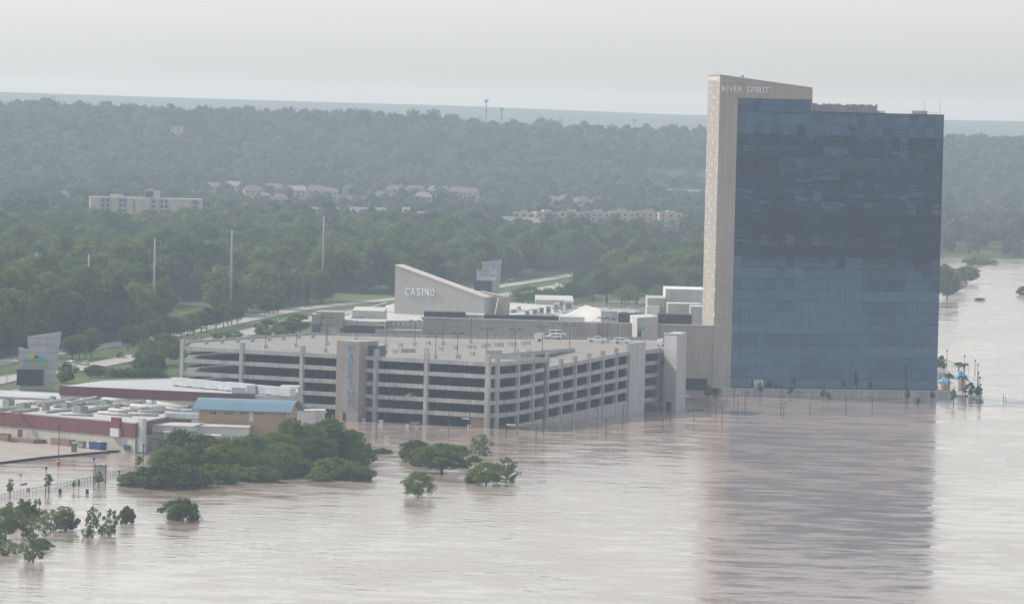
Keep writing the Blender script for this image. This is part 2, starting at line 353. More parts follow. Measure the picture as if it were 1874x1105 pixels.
sa = _n(nt, 'ShaderNodeMath', operation='MULTIPLY_ADD'); sa.inputs[1].default_value = 0.45; nt.links.new(cur, sa.inputs[0]); sb = _n(nt, 'ShaderNodeMath', operation='SUBTRACT'); sb.inputs[1].default_value = 0.205; nt.links.new(slick, sb.inputs[0]); nt.links.new(sb.outputs[0], sa.inputs[2]); nt.links.new(sa.outputs[0], rr.inputs['Value']); nt.links.new(rr.outputs[0], b.inputs['Roughness'])
patch = wnoise(0.025, 1.0, 0.35, 3.0)
pr = _n(nt, 'ShaderNodeMapRange'); pr.inputs['From Min'].default_value = 0.42; pr.inputs['From Max'].default_value = 0.62; pr.inputs['To Min'].default_value = 0.25; pr.inputs['To Max'].default_value = 1.0
nt.links.new(patch, pr.inputs['Value'])
wa = wnoise(0.16, 0.8, 1.0, 3.0, 0.55, 0.2); wb = wnoise(0.6, 0.7, 1.0, 2.0, 0.5, -0.3)
b1 = _n(nt, 'ShaderNodeBump', Distance=1.0); nt.links.new(wa, b1.inputs['Height'])
s1 = _n(nt, 'ShaderNodeMath', operation='MULTIPLY'); s1.inputs[1].default_value = 0.34; nt.links.new(pr.outputs[0], s1.inputs[0]); nt.links.new(s1.outputs[0], b1.inputs['Strength'])
b2 = _n(nt, 'ShaderNodeBump', Distance=0.25, Strength=0.16); nt.links.new(wb, b2.inputs['Height']); nt.links.new(b1.outputs[0], b2.inputs['Normal'])
nt.links.new(b2.outputs[0], b.inputs['Normal'])
wx, wy = np.meshgrid(np.linspace(-2600, 5000, 8), np.linspace(-3200, 14500, 16))
water = tag(obj('water', grid_mesh('water', wx, wy, wx * 0), mw), 'muddy brown floodwater of the swollen river', None, None, 'structure')

# ---------------------------------------------------------------- hazy air: one closed box of thin even scatter
hz, nt, b = nt_of('haze_air'); nt.nodes.remove(b)
pv = _n(nt, 'ShaderNodeVolumePrincipled'); pv.inputs['Color'].default_value = (0.69, 0.825, 1.0, 1); pv.inputs['Absorption Color'].default_value = (1, 1, 1, 1); pv.inputs['Density'].default_value = HAZE_DENSITY; pv.inputs['Anisotropy'].default_value = 0.25
nt.links.new(pv.outputs[0], nt.nodes['Material Output'].inputs['Volume'])
hb = MB().box(-2700, 5100, -3300, 14600, -5, 118).build('haze', hz)
tag(hb, 'pale summer haze lying over the whole valley', None, None, 'stuff')

# ---------------------------------------------------------------- trees
def leaf_mesh(name, P, N, S, T, mat, rs):
    'small leaf sprays: one bent quad each at P facing N, size S, tone T'
    n = len(P); N = N / np.maximum(np.linalg.norm(N, axis=1, keepdims=True), 1e-6)
    a = rs.normal(size=(n, 3)); a -= N * (a * N).sum(1, keepdims=True); a /= np.maximum(np.linalg.norm(a, axis=1, keepdims=True), 1e-6); bb = np.cross(N, a)
    s = S[:, None]; k = rs.uniform(0.7, 1.3, (n, 1))
    v = np.stack([P - a * s * k - bb * s * 0.35, P + bb * s * -0.9 + N * s * 0.15, P + a * s * k + bb * s * 0.35, P + bb * s * 0.9 + N * s * 0.15], 1).reshape(-1, 3).astype(np.float32)
    me = bpy.data.meshes.new(name); me.vertices.add(4 * n); me.vertices.foreach_set('co', v.ravel())
    me.loops.add(4 * n); me.loops.foreach_set('vertex_index', np.arange(4 * n, dtype=np.int32))
    me.polygons.add(n); me.polygons.foreach_set('loop_start', np.arange(0, 4 * n, 4, dtype=np.int32))
    me.update()
    at_ = me.attributes.new('tone', 'FLOAT', 'FACE'); at_.data.foreach_set('value', T.astype(np.float32))
    me.materials.append(mat); return me
def make_tree(name, seed, h, w, leaves, size, mat, low=0.25, nc=16, spread=1.0, rf=1.0):
    'crown mesh and trunk mesh of one tree, base at the origin'
    rs = np.random.RandomState(seed); ch = h * (1 - low); cz = h * low
    C = []; R = []
    for k in range(nc):
        t = (k + 0.5) / nc; zz = cz + ch * (0.12 + 0.78 * t); prof = math.sin(math.pi * min(1, 0.22 + 0.74 * t)) ** 0.7
        a = k * 2.4 + rs.uniform(-0.5, 0.5); r = w * 0.5 * prof * rs.uniform(0.3, 0.9) * spread
        C.append((r * math.cos(a), r * math.sin(a), zz)); R.append(w * rs.uniform(0.15, 0.26) * (0.75 + 0.35 * prof) * rs.uniform(0.7, 1.15) * rf)
    C = np.array(C); R = np.array(R)
    wt = R ** 2; idx = rs.choice(nc, leaves, p=wt / wt.sum())
    D = rs.normal(size=(leaves, 3)); D[:, 2] = D[:, 2] * 0.9 + 0.25; D /= np.linalg.norm(D, axis=1, keepdims=True)
    rad = R[idx] * np.where(rs.rand(leaves) < 0.75, rs.uniform(0.75, 1.15, leaves), rs.uniform(0.3, 1.55, leaves))
    P = C[idx] + D * rad[:, None] * np.array([1.0, 1.0, 0.8])
    keep = P[:, 2] > h * low * 0.35
    P, D, idx = P[keep], D[keep], idx[keep]
    N = D + rs.normal(size=D.shape) * 0.24 + np.array([0, 0, 0.12])
    tone = rs.rand(nc)[idx] * 0.7 + rs.rand(len(idx)) * 0.3
    crown = leaf_mesh(name + '_crown', P, N, rs.uniform(0.6, 1.3, len(P)) * size, tone, mat, rs)
    mb = MB(); r0 = 0.022 * h + 0.06
    top = (rs.uniform(-.03, .03) * h, rs.uniform(-.03, .03) * h, cz + ch * 0.55); mid = (top[0] * .3, top[1] * .3, cz + 0.05 * h)
    mb.tube((0, 0, -0.6), mid, r0, r0 * 0.75, 6); mb.tube(mid, top, r0 * 0.75, r0 * 0.2, 5)
    for k in range(0, nc, max(1, nc // 7)):
        s = rs.uniform(0.0, 0.6); p = [mid[i] + (top[i] - mid[i]) * s for i in range(3)]
        mb.tube(p, tuple(C[k]), r0 * 0.38, r0 * 0.1, 4)
    return crown, mb.mesh(name + '_trunk')
def plant_tree(name, proto, loc, sc, rz, label, cat='tree', group=None):
    t = thing(name, loc, label, cat, group, rz)
    t.scale = (sc[0], sc[0], sc[1]) if hasattr(sc, '__len__') else (sc, sc, sc)
    obj('crown', proto[0], None, t); obj('trunk', proto[1], M['bark'], t)
    return t
WOOD = [make_tree('woodland%d' % k, 40 + k, 13.0, (10.5, 9.0, 11.5, 8.5, 10.0)[k], 2400, 0.40, M['leaf_wood'], low=(0.16, 0.2, 0.12, 0.18, 0.14)[k], nc=(26, 20, 32, 18, 28)[k], rf=0.85) for k in range(5)]
NEAR = [make_tree('bottomland%d' % k, 60 + k, 12.0, (11.0, 9.5, 12.0)[k], 4000, 0.27, M['leaf_near'], low=(0.10, 0.14, 0.06)[k], nc=(52, 40, 60)[k], rf=0.56, spread=1.15) for k in range(3)]
SHRUB = [make_tree('willow%d' % k, 80 + k, 4.0, (5.0, 4.2, 5.6)[k], (2600, 1500, 2800)[k], 0.19, M['leaf_shrub' if k != 1 else 'leaf_near'], low=0.02, nc=(34, 20, 38)[k], spread=1.25, rf=(0.62, 0.7, 0.6)[k]) for k in range(3)]
SNAG = [make_tree('snag%d' % k, 70 + k, 5.0, 4.2, 900, 0.16, M['leaf_shrub'], low=0.0, nc=30, spread=1.1, rf=0.5) for k in range(2)]
LOLLI = [make_tree('street%d' % k, 90 + k, 8.0, (7.5, 6.6)[k], 2200, 0.30, M['leaf_wood'], low=0.30, nc=16, spread=0.8) for k in range(2)]
SAPL = [make_tree('sapling%d' % k, 95 + k, 6.0, (2.6, 2.2)[k], 520, 0.17, M['leaf_near'], low=0.32, nc=9, spread=0.8) for k in range(2)]
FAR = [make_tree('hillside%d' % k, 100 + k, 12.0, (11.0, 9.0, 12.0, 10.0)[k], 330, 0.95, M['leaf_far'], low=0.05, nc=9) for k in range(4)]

# ---------------------------------------------------------------- roads
NEAR_LANE = [(-175, 1440), (-160, 1560), (-146, 1683), (-137, 1722), (-126, 1790), (-112, 1900), (-96, 2030), (-80, 2172), (-52, 2330), (-8, 2501), (24, 2673), (52, 2850), (80, 3010), (97, 3110), (108, 3220), (104, 3330), (84, 3440), (40, 3540)]
FAR_LANE = [(-195, 1440), (-180, 1600), (-163, 1740), (-147, 1849), (-125, 1969), (-107, 2110), (-86, 2279), (-58, 2400), (-28, 2520), (4, 2690), (34, 2860), (62, 3020), (80, 3120), (90, 3220)]
def smooth_line(P, n=8):
    out = []
    for i in range(len(P) - 1):
        p0, p1, p2, p3 = P[max(i - 1, 0)], P[i], P[i + 1], P[min(i + 2, len(P) - 1)]
        for k in range(n):
            t = k / n; out.append(tuple(0.5 * (2 * p1[j] + (p2[j] - p0[j]) * t + (2 * p0[j] - 5 * p1[j] + 4 * p2[j] - p3[j]) * t * t + (3 * p1[j] - p0[j] - 3 * p2[j] + p3[j]) * t ** 3) for j in (0, 1)))
    return out + [P[-1]]
NEAR_S, FAR_S = smooth_line(NEAR_LANE), smooth_line(FAR_LANE)
def lane_x(S, y): return float(np.interp(y, [p[1] for p in S], [p[0] for p in S]))
def offset(S, d):
    out = []
    for i, p in enumerate(S):
        a, c = S[max(i - 1, 0)], S[min(i + 1, len(S) - 1)]; t = Vector((c[0] - a[0], c[1] - a[1])).normalized(); out.append((p[0] + t.y * d, p[1] - t.x * d))
    return out
def strip(name, S, w, lift, mat, label=None, kerb=False):
    L, R_ = offset(S, -w / 2), offset(S, w / 2); mb = MB(); n = len(S)
    vs = []
    for p, q in zip(L, R_):
        z = max(float(height(p[0], p[1])), float(height(q[0], q[1])), 3.0) + lift; vs += [(p[0], p[1], z), (q[0], q[1], z)]
    mb.add(vs, [(2 * i, 2 * i + 1, 2 * i + 3, 2 * i + 2) for i in range(n - 1)])
    o = mb.build(name, mat)
    if label: tag(o, label, None, None, 'structure')
    if kerb:
        for s_, sd in ((L, -1), (R_, 1)):
            kb = MB(); vs = []
            for i, p in enumerate(s_):
                q = offset(S, sd * (w / 2 + 0.35))[i]; z = vs_z(p, q); vs += [(p[0], p[1], z + lift + 0.13), (q[0], q[1], z + lift + 0.13), (q[0], q[1], z - 1.2), (p[0], p[1], z - 1.2)]
            for i in range(len(s_) - 1):
                b = 4 * i; kb.add(vs[b:b + 8], [(0, 1, 5, 4), (1, 2, 6, 5), (3, 0, 4, 7)])
            kb.build('kerb', M['concrete'], o)
    return o
def vs_z(p, q): return max(float(height(p[0], p[1])), float(height(q[0], q[1])), 3.0)
road_a = strip('road', NEAR_S, 9.0, 0.30, M['asphalt'], 'pale concrete carriageway of the riverside drive beside the casino', True)
road_b = strip('road', FAR_S, 8.0, 0.30, M['asphalt'], 'pale concrete carriageway of the riverside drive below the woods', True)
for S, ro in ((NEAR_S, road_a), (FAR_S, road_b)):
    mk = MB(); D = 0.0; O1, O2 = offset(S, -0.09), offset(S, 0.09)
    for i in range(len(S) - 1):
        for k in range(3):
            f0, f1 = k / 3, k / 3 + 0.14; z = max(float(height(*S[i])), 3.0) + 0.312; z2 = max(float(height(*S[i + 1])), 3.0) + 0.312
            P = [tuple(A[i][j] * (1 - f) + A[i + 1][j] * f for j in (0, 1)) + (z * (1 - f) + z2 * f + 0.03,) for A, f in ((O1, f0), (O2, f0), (O2, f1), (O1, f1))]
            mk.add(P, [(0, 1, 2, 3)])
    tag(mk.build('lane_marking', M['paint'], ro), kind='stuff')
# paved lot beside the old casino and access drives
def sheet(name, pts, mat, label, z=None, lift=0.05):
    mb = MB(); vs = [(p[0], p[1], (max(float(height(p[0], p[1])), 0.02) if z is None else z) + lift) for p in pts]; mb.add(vs, [tuple(range(len(vs)))])
    return tag(mb.build(name, mat), label, None, None, 'structure')

# ---------------------------------------------------------------- the woods
rs = np.random.RandomState(11)
def g2(x, y, z=4.0):
    p = G(x, y, z); return (p.x, p.y)
CLEAR = []          # (x, y, half width, half depth) kept free of trees
def clear(x, y, z, hw, near, far):
    p = G(x, y, z); CLEAR.append((p.x, p.y, hw, near, far))
clear(372, 556, 4, 12, 230, 60)         # meadow by the drive
clear(640, 541, 4, 22, 60, 30)          # second meadow
clear(540, 398, 8, 22, 90, 60)          # playing field
clear(265, 392, 8, 40, 40, 25)          # flats
clear(640, 391, 9, 34, 60, 25)         # long white building
clear(612, 433, 8, 14, 60, 14)          # white shed
clear(1000, 412, 9, 34, 120, 30); clear(1110, 414, 9, 50, 120, 30); clear(1200, 416, 9, 30, 120, 30)      # townhouses
clear(530, 366, 12, 70, 130, 40); clear(760, 366, 12, 60, 130, 40); clear(430, 352, 12, 60, 130, 40)      # houses at the hill foot
clear(1060, 376, 12, 40, 120, 30); clear(1253, 352, 13, 40, 120, 30)
clear(900, 432, 9, 30, 70, 20); clear(790, 415, 9, 26, 70, 20)
def lowered(X, Y):
    k = np.zeros(X.shape, bool)
    for (cx_, cy_, hw, nr, fr) in CLEAR:
        if cy_ > 3300 and nr > 115: k |= (np.abs(X / Y - cx_ / cy_) * cy_ < hw + 12) & (Y > cy_ - 520) & (Y < cy_ + fr)
    return k
def blocked(X, Y):
    k = np.zeros(X.shape, bool)
    for (cx_, cy_, hw, nr, fr) in CLEAR: k |= (np.abs(X - cx_) < hw) & (Y > cy_ - nr) & (Y < cy_ + fr)
    return k
def scatter(y0, y1, step, margin=1.2):
    ys = np.arange(y0, y1, step); out = []
    for y in ys:
        hw = 0.0892 * y * margin + 45; xs = np.arange(-hw, hw, step)
        out.append(np.stack([xs, np.full(len(xs), y)], 1))
    p = np.concatenate(out); return p + rs.uniform(-0.48, 0.48, p.shape) * step
p1 = scatter(1700, 3450, 9.8); p2 = scatter(3450, 5800, 12.5); p3 = scatter(5800, 6300, 16)
pts = np.concatenate([p1, p2, p3]); X, Y = pts[:, 0], pts[:, 1]
ok = shore_dist(X, Y) > 8
nx = np.interp(Y, [p[1] for p in NEAR_S], [p[0] for p in NEAR_S]); fx = np.interp(Y, [p[1] for p in FAR_S], [p[0] for p in FAR_S])
in_road = (Y < 3300) & (X > fx - 13 - 6 * wob(X, Y, 90, 2)) & (X < nx + 9)
park = (Y < 2640) & (X > nx - 1)
ok &= ~in_road & ~park & ~blocked(X, Y) & (height(X, Y) > 0.6)
ok &= (rs.rand(len(X)) < np.where((Y > 3450) & (Y < 4700), 0.72, 0.93))
X, Y = X[ok], Y[ok]; Z = height(X, Y)
SC = rs.uniform(0.65, 1.0, len(X)) ** 1.0 * np.where(rs.rand(len(X)) < 0.3, 1.55, 1.15) * np.where((Y > 3450) & (Y < 4650), 0.72, 1.0) * np.where(Y < 2150, 1.22, np.where(Y < 2600, 1.12, 1.0)) * (1 + 0.26 * wob(X, Y, 130, 8))
_lw = lowered(X, Y); SC = np.where(_lw, SC * np.where(rs.rand(len(X)) < 0.3, 0.85, 0.5), SC)
# the nearest ones in view, tree by tree
inview = np.abs(X / Y) < 0.0885
order = np.where(inview)[0][np.argsort(Y[inview])][:290]
for i in order:
    plant_tree('woodland_tree', WOOD[rs.randint(5)], (X[i], Y[i], Z[i]), (SC[i] * rs.uniform(0.9, 1.15), SC[i]), rs.uniform(0, 6.28),
               'tall broadleaf tree in the dense dark wood behind the divided road', 'tree', 'woodland trees behind the road')
rest = np.ones(len(X), bool); rest[order] = False
# wooded bluff of the opposite bank
bx, by = np.meshgrid(np.arange(700, 4200, 17.0), np.arange(-2600, 2600, 17.0)); bx = bx.ravel() + rs.uniform(-8, 8, bx.size); by = by.ravel() + rs.uniform(-8, 8, by.size)
bd = shore_dist(bx, by); keep = (bd > 4) & (bd < 2300) & (rs.rand(len(bx)) < np.clip(0.95 - 0.5 * (wob(bx, by, 420, 21) > 0.25), 0, 1)); bx, by = bx[keep], by[keep]
def proto_collection(name, protos):
    c = bpy.data.collections.new(name)
    for k, (cr_, tr_) in enumerate(protos):
        n = len(cr_.vertices); me = cr_.copy()
        c.objects.link(bpy.data.objects.new('%s_%d' % (name, k), me))
    return c
def forest(name, P, scl, protos, label):
    n = len(P); me = bpy.data.meshes.new(name); me.vertices.add(n); me.vertices.foreach_set('co', P.astype(np.float32).ravel())
    a = me.attributes.new('rot', 'FLOAT', 'POINT'); a.data.foreach_set('value', rs.uniform(0, 6.28, n).astype(np.float32))
    a = me.attributes.new('scl', 'FLOAT', 'POINT'); a.data.foreach_set('value', scl.astype(np.float32))
    a = me.attributes.new('pick', 'INT', 'POINT'); a.data.foreach_set('value', rs.randint(0, len(protos), n).astype(np.int32))
    o = obj(name, me)
    ng = bpy.data.node_groups.new(name + '_scatter', 'GeometryNodeTree')
    ng.interface.new_socket('Geometry', in_out='INPUT', socket_type='NodeSocketGeometry'); ng.interface.new_socket('Geometry', in_out='OUTPUT', socket_type='NodeSocketGeometry')
    gi, go = ng.nodes.new('NodeGroupInput'), ng.nodes.new('NodeGroupOutput'); ip = ng.nodes.new('GeometryNodeInstanceOnPoints')
    ci = ng.nodes.new('GeometryNodeCollectionInfo'); ci.inputs['Collection'].default_value = proto_collection(name + '_kinds', protos); ci.inputs['Separate Children'].default_value = True; ci.inputs['Reset Children'].default_value = True
    def att(nm, ty):
        q = ng.nodes.new('GeometryNodeInputNamedAttribute'); q.data_type = ty; q.inputs['Name'].default_value = nm; return [s for s in q.outputs if s.enabled and s.name == 'Attribute'][0]
    cb = ng.nodes.new('ShaderNodeCombineXYZ'); ng.links.new(att('rot', 'FLOAT'), cb.inputs[2])
    L = ng.links.new
    L(gi.outputs[0], ip.inputs['Points']); L(ci.outputs[0], ip.inputs['Instance']); ip.inputs['Pick Instance'].default_value = True
    L(att('pick', 'INT'), ip.inputs['Instance Index']); L(cb.outputs[0], ip.inputs['Rotation']); L(att('scl', 'FLOAT'), ip.inputs['Scale']); L(ip.outputs[0], go.inputs[0])
    m = o.modifiers.new('trees', 'NODES'); m.node_group = ng
    return tag(o, label, None, None, 'stuff')
mid = rest & (Y < 3200); hil = rest & ~mid
forest('forest', np.stack([X[mid], Y[mid], Z[mid]], 1), SC[mid], WOOD, 'deep green wood stretching back from the road toward the hills')
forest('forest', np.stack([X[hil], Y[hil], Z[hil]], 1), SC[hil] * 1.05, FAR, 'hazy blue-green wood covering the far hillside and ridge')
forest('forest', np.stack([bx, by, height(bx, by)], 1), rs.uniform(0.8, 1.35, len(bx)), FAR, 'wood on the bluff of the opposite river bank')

# ---------------------------------------------------------------- lettering
def letter_mesh(ch, size, depth, font_shear=0.0, sx=1.0):
    cu = bpy.data.curves.new('glyph', 'FONT'); cu.body = ch; cu.size = size; cu.extrude = depth; cu.shear = font_shear; cu.align_x = 'CENTER'; cu.resolution_u = 3
    o = bpy.data.objects.new('glyph', cu); COL.objects.link(o); o.scale.x = sx
    me = bpy.data.meshes.new_from_object(o.evaluated_get(bpy.context.evaluated_depsgraph_get()))
    bpy.data.objects.remove(o); bpy.data.curves.remove(cu)
    if sx != 1.0:
        for v in me.vertices: v.co.x *= sx
    for v in me.vertices: v.co = Vector((v.co.x, -v.co.z, v.co.y))     # stands upright, faces -Y
    me.materials.clear(); return me
_gl = {}
def letters(text, mat, parent, u0, u1, z0, z1, y, depth=0.12, z_end=None, shear=0.0, name='letter', fill=0.92):
    'single letters spread evenly from u0 to u1; tops at z1, feet at z0'
    n = len(text); step = (u1 - u0) / n; h = z1 - z0
    adv = {'I': 0.45, ' ': 0.7, '&': 1.0}; W_ = [adv.get(c, 1.0) for c in text]; tot = sum(W_); cum = [sum(W_[:i]) for i in range(n)]; mid_ = [u0 + (cum[i] + W_[i] / 2) / tot * (u1 - u0) for i in range(n)]; step = (u1 - u0) / tot
    for i, ch in enumerate(text):
        if ch == ' ': continue
        key = (ch, shear)
        if key not in _gl: _gl[key] = letter_mesh(ch, 1.0, 0.05, shear)
        src = _gl[key]; me = src.copy(); co = np.zeros(len(me.vertices) * 3, np.float32); me.vertices.foreach_get('co', co); co = co.reshape(-1, 3)
        wd = co[:, 0].max() - co[:, 0].min(); hh = co[:, 2].max() - min(co[:, 2].min(), 0.0); k = h / hh if ch.isupper() else h / 0.72
        kx = min(k, step * fill / wd); co[:, 0] = (co[:, 0] - (co[:, 0].max() + co[:, 0].min()) / 2) * kx; co[:, 2] *= k; co[:, 1] *= depth / 0.05
        me.vertices.foreach_set('co', co.ravel()); me.update()
        dz = 0 if z_end is None else (z_end - z0) * i / max(n - 1, 1)
        obj(name, me, mat, parent, (mid_[i], y, z0 + dz))

# ---------------------------------------------------------------- hotel tower
M['tower_glass'] = glassy('tower_glass', (0.004, 0.014, 0.030), 0.02, 0.5, 0.014)
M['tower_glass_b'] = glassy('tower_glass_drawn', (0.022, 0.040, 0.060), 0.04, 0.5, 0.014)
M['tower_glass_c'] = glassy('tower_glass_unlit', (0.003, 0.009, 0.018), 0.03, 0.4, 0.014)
M['mullion'] = plain('mullion', (0.016, 0.024, 0.034), 0.4)
M['screen_red'] = plain('roof_screen', (0.27, 0.27, 0.285), 0.6, var=0.2, scale=0.5)
BASE_Z = 2.0
HF = Frame(G(1303.4, 710.1, BASE_Z), G(1714, 715, BASE_Z))
ho = HF.o + Vector((0, 0, BASE_Z))
hotel = thing('hotel_tower', ho, 'tall blue-glass hotel tower with stone pier and sloping stone crown', 'hotel', rz=HF.ang)
def hf(x, y, v=0.0):
    u, z = HF.face(x, y, v); return u, z - BASE_Z
DEPTH = 13.0
ug = hf(1337, 690)[0]; ur = hf(1714.5, 715)[0]; zr = hf(1600, 210)[1]; uh = hf(1486, 170)[0]; zh = hf(1420, 181)[1]
zt0 = hf(1316, 138.5)[1]; zt1 = hf(1486, 162.5)[1]
MB().slab([(0, 0), (ug, 0), (ug, zh), (uh, zh), (uh, zt1), (0, zt0)], 0, DEPTH).build('stone_frame', M['stone'], hotel)
cp = MB(); cp.slab([(-0.15, zt0), (uh + 0.15, zt1), (uh + 0.15, zt1 + 0.35), (-0.15, zt0 + 0.35)], -0.15, DEPTH + 0.15); cp.build('coping', M['concrete'], hotel)
MB().box(ug + 0.02, ur - 0.3, 0.8, DEPTH, 0, zr - 0.3).build('core', M['dark'], hotel)
MB().box(ug + 0.02, uh - 0.02, 0.8, DEPTH - 0.1, zr - 0.25, zh - 0.02).build('core', M['dark'], hotel)
MB().box(uh + 0.02, ur - 0.3, 0.85, DEPTH - 0.1, zr - 0.28, zr).build('roof', M['white_roof'], hotel)
# glazing: panes set by hand, each a hair out of plane
NCOL, NROW = 24, 25
cw, rh = (ur - ug) / NCOL, zr / NROW
panes = [(i, j, ug + i * cw, j * rh) for j in range(NROW) for i in range(NCOL)]
nup = int(round((uh - ug) / cw)); rows_up = 2; rhu = (zh - zr) / rows_up
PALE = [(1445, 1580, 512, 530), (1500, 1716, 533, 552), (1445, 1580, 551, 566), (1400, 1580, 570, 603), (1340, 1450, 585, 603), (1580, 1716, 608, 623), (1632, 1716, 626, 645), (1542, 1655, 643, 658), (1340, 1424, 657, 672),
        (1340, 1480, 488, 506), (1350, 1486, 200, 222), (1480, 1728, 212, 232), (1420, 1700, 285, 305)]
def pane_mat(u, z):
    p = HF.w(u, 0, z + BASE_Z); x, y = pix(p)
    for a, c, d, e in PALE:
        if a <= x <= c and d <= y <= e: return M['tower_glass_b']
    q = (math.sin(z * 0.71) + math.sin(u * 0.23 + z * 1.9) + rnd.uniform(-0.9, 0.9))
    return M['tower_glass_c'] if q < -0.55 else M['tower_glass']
pm = {}
for key in ('tower_glass', 'tower_glass_b', 'tower_glass_c'):
    pm[M[key].name] = MB().box(-cw / 2 + 0.045, cw / 2 - 0.045, 0, 0.06, 0.06, rh - 0.10).mesh('pane'); pm[M[key].name].materials.append(M[key])
rest_mb = {k: MB() for k in pm}
row_t = [rnd.gauss(0, 0.0036) for _ in range(NROW)]
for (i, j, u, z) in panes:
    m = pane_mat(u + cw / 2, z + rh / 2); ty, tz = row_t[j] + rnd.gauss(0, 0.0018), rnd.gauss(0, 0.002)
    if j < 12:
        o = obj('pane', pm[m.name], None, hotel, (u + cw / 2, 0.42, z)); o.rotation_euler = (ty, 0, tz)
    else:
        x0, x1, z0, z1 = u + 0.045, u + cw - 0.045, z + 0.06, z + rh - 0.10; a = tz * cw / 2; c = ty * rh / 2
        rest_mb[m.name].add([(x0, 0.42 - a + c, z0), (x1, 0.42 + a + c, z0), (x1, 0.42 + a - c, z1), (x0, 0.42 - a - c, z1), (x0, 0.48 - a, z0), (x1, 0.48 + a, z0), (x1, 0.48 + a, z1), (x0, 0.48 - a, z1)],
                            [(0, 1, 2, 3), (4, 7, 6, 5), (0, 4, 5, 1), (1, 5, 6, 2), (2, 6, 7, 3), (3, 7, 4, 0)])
for j in range(rows_up):
    for i in range(nup):
        x0, x1 = ug + (uh - ug) * i / nup + 0.045, ug + (uh - ug) * (i + 1) / nup - 0.045; z0 = zr + j * rhu + 0.06; k = M['tower_glass' if rnd.random() < 0.6 else 'tower_glass_c'].name
        rest_mb[k].box(x0, x1, 0.42 + rnd.uniform(0, .01), 0.49, z0, z0 + rhu - 0.12)
for k, mb in rest_mb.items():
    if mb.v: tag(mb.build('upper_panes', bpy.data.materials[k], hotel), kind='stuff')
gr = MB()
for i in range(NCOL + 1):
    u = ug + i * cw; gr.box(u - 0.04 if i else u + 0.01, u + 0.04, 0.34, 0.8, 0, zr)
for i in range(2 * nup + 1):
    u = ug + (uh - ug) * i / (2 * nup); gr.box(u - 0.03 if i else u + 0.01, u + 0.03 if i < 2 * nup else u - 0.01, 0.36, 0.8, zr + 0.01, zh - 0.01)
for j in range(NROW + 1):
    z = min(j * rh, zr - 0.1); gr.box(ug + 0.06, ur, 0.37, 0.79, max(z - 0.09, 0), z + 0.05)
for i in range(NCOL):
    u = ug + (i + 0.5) * cw; gr.box(u - 0.02, u + 0.02, 0.385, 0.5, 0.1, zr - 0.1)
tag(gr.build('mullion_grid', M['mullion'], hotel), kind='stuff')
MB().box(ur - 0.28, ur, 0.5, DEPTH, 0, zr).build('side_glazing', M['tower_glass'], hotel)
MB().box(uh + 0.03, ur + 0.05, 0.3, 0.75, zr + 0.02, zr + 0.5).build('parapet', M['mullion'], hotel)
MB().box(uh - 0.01, uh + 0.35, 0.5, DEPTH, zr + 0.02, zt1 - 0.4).build('side_cheek', M['stone'], hotel)
# pale stones set in the narrow sunny side
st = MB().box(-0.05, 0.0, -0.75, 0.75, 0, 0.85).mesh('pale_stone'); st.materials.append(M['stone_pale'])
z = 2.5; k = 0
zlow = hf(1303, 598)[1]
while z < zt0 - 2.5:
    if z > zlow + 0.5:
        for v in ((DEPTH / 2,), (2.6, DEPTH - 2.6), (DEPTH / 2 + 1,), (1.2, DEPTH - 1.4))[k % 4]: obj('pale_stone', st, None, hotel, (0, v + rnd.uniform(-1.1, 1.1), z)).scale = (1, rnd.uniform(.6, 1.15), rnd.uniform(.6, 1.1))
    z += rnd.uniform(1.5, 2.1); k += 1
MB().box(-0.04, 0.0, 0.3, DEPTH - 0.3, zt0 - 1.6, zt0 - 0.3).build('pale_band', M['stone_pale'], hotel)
u0, z0 = hf(1320.5, 168.5); u1, z1 = hf(1407, 171.5); zc = hf(1321, 158)[1]
letters('RIVER SPIRIT', M['letter'], hotel, u0, u1, z0, zc, -0.18, 0.12)
# roof plant
us0, us1 = hf(1488, 195)[0], hf(1613, 200)[0]; zs = hf(1550, 191)[1]
sc_ = MB().box(us0, us1, 4.0, 10.0, zr, zs - 0.3).build('roof_screen', M['screen_red'], hotel)
nsl = 26
for i in range(nsl):
    u = us0 + (us1 - us0) * (i + 0.5) / nsl; gap = i in (3, 4, 12, 13, 24)
    if not gap: MB().box(u - 0.36, u + 0.36, 3.8, 3.95, zr + 0.3, zs + (0.1 if i % 3 else -0.1)).build('slat', M['screen_red'], sc_)
MB().box(us1 + 0.5, us1 + 2.6, 4, 8, zr, zr + 1.2).build('roof_unit', M['duct'], hotel, bevel=0.1)
ub0, ub1 = hf(1676, 208)[0], hf(1704, 208)[0]
MB().box(ub0, ub1, 3.5, 8, zr, hf(1690, 203)[1]).build('penthouse', M['concrete'], hotel)
for x, y in ((1697.5, 180), (1726, 181)):
    u, zz = hf(x, y); MB().tube((u, 3, zr), (u, 3, zz), 0.09, 0.05, 6).build('mast', M['pole_grey'], hotel)
for x in (1706, 1711, 1717):
    u = hf(x, 209)[0]; MB().tube((u, 2, zr), (u, 2, zr + 1.1), 0.06).tube((u, 2, zr + 1.1), (u + .6, 2, zr + 1.1), 0.05).build('rail', M['pole_grey'], hotel)
for x, y, yb in ((1304, 128, 137), (1321, 129, 138.5), (1462, 153, 159), (1482, 150, 162)):
    u, zz = hf(x, y); zb = zt0 + (zt1 - zt0) * max(u, 0) / uh; MB().tube((max(u, .3), 4, zb - 0.2), (max(u, .3), 4, zz), 0.05, 0.03, 5).build('lightning_rod', M['pole_grey'], hotel)
u, zz = hf(1364, 143); MB().box(u - 0.5, u + 0.5, 3, 4, zz - 0.6, zz + 0.9).build('roof_hatch', M['duct'], hotel)
